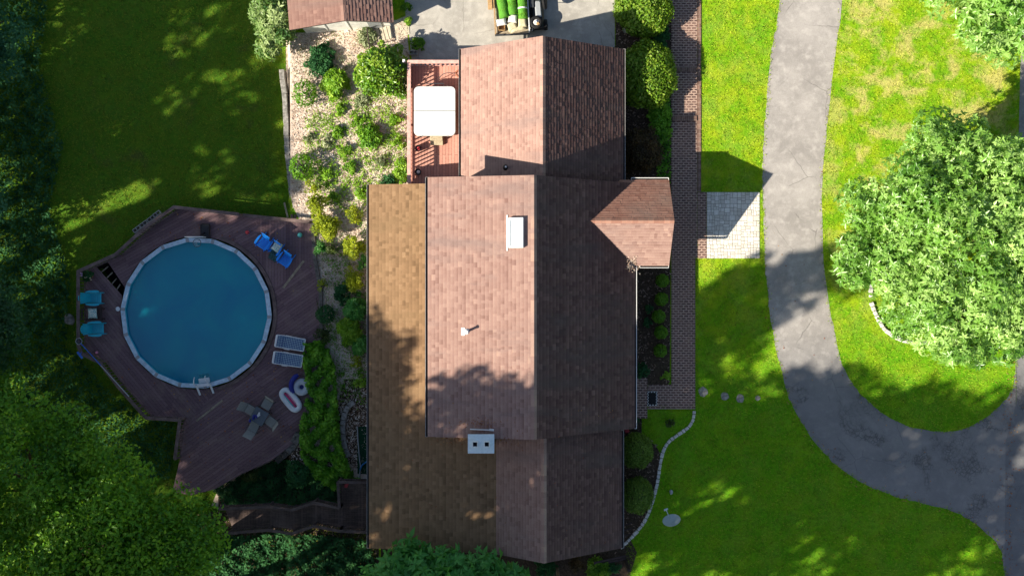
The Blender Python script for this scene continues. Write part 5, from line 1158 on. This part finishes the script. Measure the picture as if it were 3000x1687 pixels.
# ------------------------------------------------------------------ shrubs and plants
def shrub(name, u, v, r, h, mat, label, cat='shrub', group=None, kind='loose', size=.11, seed=1, ry=None, n=None):
    """r in photo pixels; placed so that the crown's middle sits over that pixel"""
    rng = np.random.default_rng(seed); zb = ph(u, v).z; k = (H - zb - h * .6) / FPX; p = W(u, v, zb + h * .6); rx = r * k; ry = (ry or r) * k
    root = empty(name, (p.x, p.y, zb), 0, label, cat, group)
    sm = MB()
    for j in range(5):
        a = 1.2566 * j + rng.uniform(-.3, .3); sm.tube([(.03 * math.cos(a), .03 * math.sin(a), -.05), (rx * .5 * math.cos(a), ry * .5 * math.sin(a), h * .62)], [.025, .01], 5)
    sm.build('stem', 'bark', root)
    if kind == 'round':                     # clipped: small leaves over a close rounded surface
        N = n or int(1500 * max(.35, rx * ry)); d = sphere_pts(N, rng, -.75); bumps = 1 + .07 * np.sin(d[:, :1] * 7 + seed) * np.cos(d[:, 1:2] * 6 + seed) + rng.normal(0, .04, (len(d), 1))
        P = d * bumps * np.array([[rx, ry, h * .55]]) + np.array([0, 0, h * .5]); V, F, t = leaves(P, d, size, .6, .55, rng)
        d2 = sphere_pts(N // 2, rng, -.75); P2_ = d2 * .86 * np.array([[rx, ry, h * .55]]) + np.array([0, 0, h * .5]); V2, F2, t2 = leaves(P2_, d2, size * 1.5, .7, .35, rng)
        V, F, t = np.concatenate([V, V2]), np.concatenate([F, F2 + len(V)]), np.concatenate([t, t2 * .7])
    else:
        nl = max(8, int(20 * rx * ry / .3)) if n is None else n; lr = max(.10, min(rx, ry) * .36)
        P, Q, T = lobed((0, 0, h * .5), (rx * .9, ry * .9, h * .5), min(nl, 70), lr, int(34 * (lr / .16) ** 2 * (.11 / size) ** 1.2) + 8, rng, -.35, .66)
        P_, Q_, T_ = lobed((0, 0, h * .4), (rx * 1.12, ry * 1.12, h * .5), max(5, min(nl, 70) // 2), lr * .5, int(12 * (lr / .16) ** 2) + 6, rng, -.35, .82); P, Q, T = np.concatenate([P, P_]), np.concatenate([Q, Q_]), np.concatenate([T, T_ + .1]); V, F, t = leaves(P, Q, size, .5, .7, rng, 4 if kind == 'rosette' else 0, tone=T)
    np_mesh('foliage', V, F, mat, root, t); return root
G = 'golden shrubs in the planting bed'
shrub('golden_cypress', 930, 600, 33, 1.5, 'lf_gold', 'sunlit golden conifer beside the end of the stone retaining wall', 'shrub', G, 'loose', .09, 1, 38)
shrub('golden_cypress', 956, 662, 42, 1.3, 'lf_gold', 'broad golden conifer beside the pale teal ball', 'shrub', G, 'loose', .09, 2)
shrub('golden_cypress', 1036, 628, 28, 1.1, 'lf_gold', 'small golden conifer against the tan roof, farthest up its row', 'shrub', G, 'loose', .08, 3)
shrub('golden_cypress', 1036, 722, 36, 1.3, 'lf_gold', 'golden conifer against the tan roof, second down its row', 'shrub', G, 'loose', .08, 4, 40)
shrub('golden_cypress', 1040, 820, 36, 1.4, 'lf_gold', 'dense rounded golden conifer against the tan roof, third down its row', 'shrub', G, 'loose', .08, 5, 38)
shrub('golden_cypress', 942, 836, 14, 1.0, 'lf_gold', 'slim golden conifer at the deck edge timber', 'shrub', G, 'loose', .07, 6, 26)
shrub('golden_cypress', 976, 728, 28, .8, 'lf_olive', 'dull olive conifer behind the broad golden one', 'shrub', G, 'loose', .08, 7, 22)
shrub('golden_cypress', 1046, 1062, 20, .9, 'lf_gold', 'small yellow-green bush by the rear wall above the chips', 'shrub', G, 'loose', .08, 8, 24)
shrub('golden_cypress', 912, 548, 26, .9, 'lf_gold', 'shaded golden tuft just above the retaining wall end', 'shrub', G, 'loose', .08, 9, 22)
shrub('clipped_ball', 892, 273, 34, 1.3, 'lf_box', 'clipped round green bush on the retaining wall, the one nearer the shed', 'shrub', 'clipped balls along the retaining wall', 'round', .09, 11, 40)
shrub('clipped_ball', 882, 488, 34, 1.2, 'lf_box', 'clipped round green bush on the retaining wall, the one nearer the pool', 'shrub', 'clipped balls along the retaining wall', 'round', .09, 12, 40)
shrub('clipped_ball', 952, 921, 27, 1.1, 'lf_dark', 'dark clipped round bush at the deck edge near the loungers', 'shrub', None, 'round', .08, 13)
shrub('clipped_ball', 872, 1394, 35, 1.2, 'lf_dark', 'dark clipped round bush in the shaded bed above the ramp', 'shrub', None, 'round', .09, 14)
shrub('dull_bush', 943, 983, 24, .7, 'lf_olive', 'brownish green bush just below the dark clipped one', 'shrub', None, 'loose', .08, 15, 32)
shrub('rhododendron', 1116, 208, 74, 2.5, 'lf_rhodo', 'large dark glossy rounded shrub between the shed and the red deck', 'shrub', None, 'loose', .15, 16, 76, n=70)
shrub('leafy_bush', 980, 240, 36, 1.0, 'lf_lime', 'bright green leafy bush beside the big glossy shrub', 'shrub', None, 'rosette', .13, 17, 48)
shrub('deck_end_bush', 735, 1392, 34, .9, 'lf_olive', 'dull green bush overhanging the lower deck edge, nearer the stone kerb', 'shrub', 'bushes at the lower deck edge', 'loose', .1, 140, 24)
shrub('deck_end_bush', 655, 1432, 36, .9, 'lf_dark2', 'dark green bush overhanging the lower deck edge, nearer the woods', 'shrub', 'bushes at the lower deck edge', 'loose', .1, 141, 26)
L = 'laurel bushes along the rear wall'
shrub('laurel_bush', 1004, 862, 30, .8, 'lf_dark', 'bluish green low bush below the third golden conifer', 'shrub', L, 'loose', .12, 20, 34)
shrub('laurel_bush', 1042, 900, 34, .9, 'lf_teal', 'bluish green bush touching the tan roof edge, highest of the laurels', 'shrub', L, 'rosette', .11, 21, 40)
shrub('laurel_bush', 1022, 968, 36, .8, 'lf_lime', 'mid green leafy bush between the chips and the rear wall', 'shrub', L, 'rosette', .11, 22, 38)
shrub('laurel_bush', 1058, 1010, 26, .8, 'lf_teal', 'green leafy bush pressed against the rear roof edge', 'shrub', L, 'rosette', .10, 23, 34)
shrub('laurel_bush', 1056, 1118, 26, .6, 'lf_lime', 'low fern-like green plant by the rear wall above the gravel', 'shrub', L, 'loose', .10, 24, 20)
shrub('laurel_bush', 938, 728, 24, .7, 'lf_teal', 'dark green bush on the deck edge beside the edge timber', 'shrub', L, 'loose', .10, 25, 24)
shrub('laurel_bush', 1062, 770, 18, .9, 'lf_teal', 'narrow green bush squeezed behind the golden conifers', 'shrub', L, 'loose', .10, 26, 34)
hl = [(1000, 320, 22, 'lf_lime', 'just below the leafy bush'), (988, 388, 26, 'lf_box', 'in the middle of the wood chips'), (1082, 398, 42, 'lf_box', 'the broad dark one near the red deck'), (1052, 352, 24, 'lf_lime', 'under the big glossy shrub'),
      (958, 412, 24, 'lf_sage', 'near the retaining wall above the second ball'), (1160, 352, 22, 'lf_lime', 'beside the red deck railing at the hot tub'), (1168, 420, 24, 'lf_lime', 'beside the red deck below the hot tub'), (1006, 442, 26, 'lf_lime', 'between the second ball and the broad plant'),
      (1022, 492, 28, 'lf_box', 'above the golden row'), (1178, 500, 34, 'lf_lime', 'at the red deck corner by the tan roof'), (1064, 560, 26, 'lf_lime', 'at the top corner of the tan roof'), (962, 505, 26, 'lf_lime', 'beside the second clipped ball'),
      (980, 580, 26, 'lf_lime', 'beside the sunlit golden conifer'), (905, 402, 20, 'lf_sage', 'on the wall between the two clipped balls'), (1112, 470, 22, 'lf_sage', 'in the chips below the broad plant'), (1130, 545, 30, 'lf_dark', 'in the shade of the roof corner'),
      (1062, 290, 30, 'lf_sage', 'at the foot of the big glossy shrub'), (1070, 105, 34, 'lf_sage', 'the greyish one against the shed wall'), (1200, 62, 16, 'lf_lime', 'by the pale steps landing'), (1225, 130, 26, 'lf_box', 'spilling onto the asphalt by the hollow block'), (1192, 20, 18, 'lf_box', 'in the shade of the shed on the asphalt edge'), (940, 180, 44, 'lf_dark', 'in shadow beside the shed'), (1128, 62, 0, '', '')]
for i, (u, v, r_, mt, wh) in enumerate(hl):
    if r_: shrub('bed_plant', u + RND.uniform(-4, 4), v, r_ * .92, .34 if r_ < 40 else .6, mt, 'low leafy plant in the bed, ' + wh if 'the ' != wh[:4] else 'low leafy plant, ' + wh, 'plant', 'low plants in the planting bed', 'loose', .12, 40 + i, r_ * RND.uniform(.7, 1.15))
for i, (u, v, r_, lb) in enumerate(((1886, 22, 82, 'large rounded shrub by the asphalt, farther from the garage, half in sun'), (1896, 216, 84, 'large rounded shrub against the garage with a sunlit pale crown'))):
    shrub('round_shrub', u, v, r_, 1.6, 'lf_pale2', lb, 'shrub', 'large shrubs beside the garage', 'round', .13, 70 + i, r_ * (.98 if i == 0 else 1.15), n=5200)
shrub('red_leaved_shrub', 1882, 440, 58, 1.2, 'lf_red', 'dark reddish shrub in the shade beside the garage', 'shrub', None, 'loose', .10, 75, 66)
shrub('shade_fern', 1938, 350, 34, .6, 'lf_lime2', 'dark green plants along the shaded walkway edge', 'plant', None, 'loose', .12, 76, 90)
shrub('shade_fern', 1935, 110, 30, .6, 'lf_dark', 'dark green plants between the two large shrubs and the walkway', 'plant', None, 'loose', .12, 77, 40)
for i, (u, v) in enumerate(((1941, 822), (1938, 876), (1930, 927), (1937, 973), (1935, 1027))):
    shrub('small_boxwood', u, v, 19, .55, 'lf_box', 'small round boxwood in the shaded front bed, ' + ('nearest the entry gable', 'second from the entry gable', 'middle of the row', 'fourth from the entry gable', 'farthest from the entry gable')[i], 'shrub', 'row of boxwoods by the walkway', 'round', .06, 80 + i, n=900)
for i, (u, v, r_) in enumerate(((1866, 1320, 47), (1866, 1452, 48))):
    shrub('clipped_bush', u, v, r_, 1.5, 'lf_olive' if False else 'lf_dk2', 'clipped dome bush by the south front wall, ' + ('nearer the doorstep', 'nearer the satellite dish')[i], 'shrub', 'clipped domes at the south front wall', 'round', .07, 90 + i, r_ * 1.08, n=4200)
for i, (u, v, r_, mt, lb) in enumerate(((1880, 1085, 26, 'lf_dark', 'dark leafy plant at the wall end of the front bed'), (1850, 1235, 24, 'lf_dark', 'dark plant between the doorstep and the clipped dome'), (1900, 905, 14, 'lf_dark', 'small dark plant behind the boxwoods, nearer the entry gable'), (1898, 945, 14, 'lf_dark', 'small dark plant behind the boxwoods, nearer the doorstep'), (1950, 1100, 16, 'lf_lime', 'small green tuft at the brick path corner'), (1962, 1240, 14, 'lf_olive', 'brown seed-head tuft in the little lawn patch'))):
    shrub('bed_plant', u, v, r_, .4, mt, lb, 'plant', 'small plants in the front bed', 'loose', .09, 100 + i)
for i, (u, v, r_, mt, lb) in enumerate(((1690, 1655, 26, 'lf_red', 'reddish shrub under the south gable'), (1750, 1672, 40, 'lf_box', 'green shrub behind the timber rails below the gable'), (1800, 1662, 22, 'lf_dark', 'dark shrub beside the dark timber post'), (1600, 1665, 34, 'lf_dark', 'dark leafy shrub beside the pale timber post'))):
    shrub('wall_shrub', u, v, r_, .8, mt, lb, 'shrub', 'shrubs under the south gable', 'loose', .10, 120 + i)
def cover(name, px, n, mat, label, size, seed, hmax=.35, ros=0, gap=0.0):
    rng = np.random.default_rng(seed); poly = [tuple(ph(*p)[:2]) for p in px]; xs_ = [p[0] for p in poly]; ys_ = [p[1] for p in poly]
    Q = scatter(n, (min(xs_), max(xs_), min(ys_), max(ys_)), rng); Q = Q[in_poly(Q, poly)]
    cl = (np.sin(Q[:, 0] * 5.1 + seed + 1.7 * np.sin(Q[:, 1] * 2.3)) * np.cos(Q[:, 1] * 4.3 + 1.3 * np.sin(Q[:, 0] * 3.1)) * .5 + .5); Q, cl = Q[cl > gap], cl[cl > gap]; z = hgt(Q[:, 0], Q[:, 1]) + .04 + hmax * (.35 + .65 * cl) * rng.uniform(.4, 1, len(Q))
    V, F, t = leaves(np.column_stack([Q, z]), np.tile([[0, 0, 1.0]], (len(Q), 1)), size, .6, .55, rng, ros, tone=.12 + .76 * cl)
    return tag(np_mesh(name, V, F, mat, None, t), label, 'ground cover', kind='stuff')
cover('ground_cover', [(890, 1005), (955, 995), (985, 1075), (992, 1190), (1000, 1290), (1030, 1375), (1060, 1400), (1000, 1440), (930, 1395), (885, 1330), (885, 1240), (905, 1150)], 15000, 'lf_lime2', 'leafy green ground cover on the bank below the rear wall', .17, 1, .7, 0, .17)
cover('shade_ground_cover', [(1895, 265), (1964, 265), (1964, 540), (1925, 540), (1915, 400)], 1900, 'lf_lime2', 'green ground cover beside the shaded walkway', .12, 8, .2, 0)
cover('undergrowth', [(640, 1445), (700, 1395), (800, 1352), (870, 1345), (960, 1410), (1000, 1450), (1000, 1492), (900, 1470), (790, 1478), (660, 1480)], 9000, 'lf_dark', 'dark low undergrowth in the shaded bed above the ramp', .12, 2, .35, 0)
cover('woodland_floor_plants', [(560, 1575), (720, 1565), (900, 1560), (1085, 1580), (1110, 1700), (560, 1720)], 10000, 'lf_dark', 'dark low plants on the ground below the ramp', .15, 3, .5, 0)
def weeds(name, px, n, mat, label, size, seed, thr):
    rng = np.random.default_rng(seed); poly = [tuple(ph(*p)[:2]) for p in px]; xs_ = [p[0] for p in poly]; ys_ = [p[1] for p in poly]
    C = scatter(n, (min(xs_), max(xs_), min(ys_), max(ys_)), rng); C = C[in_poly(C, poly)]; k = rng.integers(6, 34, len(C)); Q = np.repeat(C, k, 0); sp = np.repeat(rng.uniform(.05, .22, len(C)), k)
    Q = Q + rng.normal(0, 1, Q.shape) * sp[:, None]; z = hgt(Q[:, 0], Q[:, 1]) + rng.uniform(.02, .22, len(Q))
    V, F, t = leaves(np.column_stack([Q, z]), np.tile([[0, 0, 1.0]], (len(Q), 1)), size, .42, .7, rng, 0, tone=np.repeat(rng.normal(.5, .25, len(C)), k))
    return tag(np_mesh(name, V, F, mat, None, t), label, 'weeds', kind='stuff')
weeds('bed_weeds', [(900, 330), (1190, 180), (1195, 530), (1080, 560), (1080, 640), (960, 600), (890, 540)], 620, 'lf_lime', 'loose bright green weeds sprouting among the pale chips', .10, 61, 0)
weeds('bank_weeds', [(940, 700), (1080, 640), (1080, 1180), (985, 1180), (960, 1000), (945, 850)], 300, 'lf_lime2', 'loose green weeds among the chips beside the rear wall', .085, 62, 0)
weeds('shed_weeds', [(865, 130), (1060, 80), (1100, 160), (960, 240), (870, 230)], 70, 'lf_sage', 'straggly grey-green weeds at the foot of the shed wall', .08, 63, 0)
cover('deck_edge_weeds', [(925, 860), (940, 960), (930, 1060), (905, 1180), (860, 1290), (880, 1300), (930, 1180), (950, 1060), (955, 960)], 2200, 'lf_olive', 'thin weeds creeping over the deck edge', .08, 4, .15, 0)
cover('bank_grass', [(-20, 1000), (180, 1000), (235, 1050), (300, 1120), (400, 1210), (520, 1240), (500, 1400), (-20, 1400)], 9000, 'lf_dark', 'rough dark undergrowth between the deck railing and the woods', .13, 5, .3, 0)
cover('wood_edge_undergrowth', [(-40, -20), (150, -20), (120, 200), (190, 430), (150, 620), (210, 800), (200, 1000), (-40, 1000)], 12000, 'lf_dark', 'rough dark undergrowth along the wood edge of the back lawn', .15, 6, .45, 0)

# ------------------------------------------------------------------ trees
tree('broad_leaved_tree', (20.0, -.3, 0), (20.15, 1.95, 4.6), (5.4, 5.6, 3.0), 'big bright green tree with large glossy leaves in the driveway island', 'tree', None, 'lf_maple', 220, .92, 92, .20, .42, 6, .22, 31, -.35, .5, .74)
tree('broad_leaved_tree', (21.8, 13.4, 0), (21.8, 13.4, 4.2), (3.0, 2.7, 2.4), 'bright green tree at the top of the sunny lawn', 'tree', None, 'lf_maple', 52, 1.0, 74, .23, .42, 6, .16, 32, -.3, .5, .72)
tree('small_tree', (-11.5, 12.9, -1), (-11.4, 13.0, .9), (1.1, 1.9, 1.3), 'pale sunlit small tree at the shed corner', 'tree', None, 'lf_sage2', 26, .5, 60, .20, .42, 4, .10, 33)
tree('wall_tree', (-3.2, -14.8, 0), (-3.3, -14.1, 4.3), (4.0, 2.4, 1.9), 'teal-green tree with rosette leaves brushing the south roof edge', 'tree', None, 'lf_teal', 64, .95, 42, .34, .42, 6, .18, 34, -.3, .45, .74)
BL = [((-15.6, -11.8), (-16.9, -10.1, 8.0), (3.6, 3.4, 3.0), 'large mid green tree at the pool deck end of the woods', 41), ((-21.5, -10.6), (-20.6, -8.0, 7.2), (3.6, 3.4, 2.8), 'yellow-green tree behind the large one at the wood corner', 42), ((-20.5, -15.5), (-18.6, -12.6, 8.8), (4.0, 3.0, 2.8), 'yellow-green tree lowest in the wood corner', 43), ((-15.0, -13.2), (-14.9, -10.9, 7.0), (2.5, 2.3, 2.6), 'darker green tree nearest the ramp', 44)]
for b, c, r_, lb, sd_ in BL: tree('woodland_tree', (*b, -1), c, r_, lb, 'tree', 'trees at the wood corner', 'lf_forest', 95, .9, 190, .165, .55, 0, .22, sd_, -.35, .6, .74)
DL = [((-26.0, 12.6), (-25.6, 11.8, 3.0), (3.6, 3.0, 2.6), 'dark blue-green tree at the top corner of the back lawn', 'lf_edge', 51), ((-27.2, 7.2), (-26.4, 7.2, 3.0), (2.6, 2.4, 2.2), 'dark tree on the wood edge beside the back lawn', 'lf_edge', 52), ((-26.6, 3.6), (-25.6, 3.7, 2.2), (1.7, 1.5, 1.7), 'dusky rounded tree on the wood edge level with the pool top', 'lf_edge', 53), ((-25.8, -1.8), (-24.7, -1.6, 3.0), (2.7, 2.6, 2.4), 'dark green tree on the wood edge outside the turquoise chairs', 'lf_dark2', 54), ((-25.6, -6.2), (-24.6, -5.8, 3.4), (2.6, 2.2, 2.4), 'green tree between the dark edge tree and the wood corner', 'lf_forest', 55)]
for b, c, r_, lb, mt, sd_ in DL: tree('edge_tree', (*b, -1), c, r_, lb, 'tree', 'dark trees on the wood edge', mt, 54, .75, 190, .18, .5, 0, .16, sd_, -.35, .6, .72)
# the tall wood to the south-west whose crowns stand beyond the picture and throw the shade
big = [tree('tall_tree', (0, 0, 0), (0, 0, 19.0), (4.6, 4.6, 2.3), 'tall woodland tree beyond the picture edge whose crown shades the yard', 'tree', 'tall trees of the shading wood', 'lf_forest', (60, 25, 46)[k], (1.2, .78, 1.1)[k], 56, .46, .6, 0, .30, 60 + k, -.6, .7, .72) for k in range(3)]
SH = [   # where each crown's shadow falls on the ground (x, y), crown height, width
    (-12.4, -.9, 20, .9), (-17.6, 12.5, 18, 1.1), (-4.7, -2.3, 20, .8), (-21.0, 5.5, 17, 1.1), (-16.6, 5.0, 18, 1.05), (-13.9, 4.2, 18, .72), (-23.5, -1.0, 16, 1.0),
    (-17.6, -.6, 19, 1.12), (-23.0, 12.0, 17, 1.15), (-21.0, -8.0, 18, 1.0), (-14.5, -6.5, 20, 1.1), (-9.2, -.9, 20, .85), (-15.0, 9.2, 18, .72),
    (3.4, -9.0, 21, 1.0), (9.6, -3.7, 21, .9), (-2.5, -10.5, 21, 1.1), (6.6, -7.0, 21, .9), (11.0, -9.4, 21, 1.1), (13.4, -.1, 22, .56), (11.2, -1.0, 22, .5),
    (15.5, -8.2, 21, 1.0), (19.5, -8.3, 22, 1.0), (16.0, -13.5, 21, 1.1), (9.0, -14.5, 21, 1.1), (23.5, -8.5, 22, .9), (23.0, -13.5, 21, 1.1), (1.0, -14.5, 21, 1.1), (-16.8, 14.5, 18, .7), (-24.5, 7.5, 16, .9)]
SH += [(-18.2, .3, 17, .75), (6.0, -2.7, 20, .62), (-1.0, -6.6, 20, .8), (-12.5, -6.0, 20, .8), (-9.0, -8.8, 20, .8)]
for i, (sx, sy, z, s) in enumerate(SH):
    x, y = sx - 1.318 * z, sy - .615 * z; src = big[i % 3 if i < 3 else (1 if i in (3, 4, 6, 8, 12, 14, 18, 19, 22, 23, 24, 26, 27, 28) else 2 * (i % 2))]; k = z / 19.0
    if i < 3: o = src; o.location = (x, y, -.5)
    else: o = copy_tree(src, (x, y, -.5))
    o.rotation_euler = (0, 0, i * 1.3); o.scale = (s, s, k)
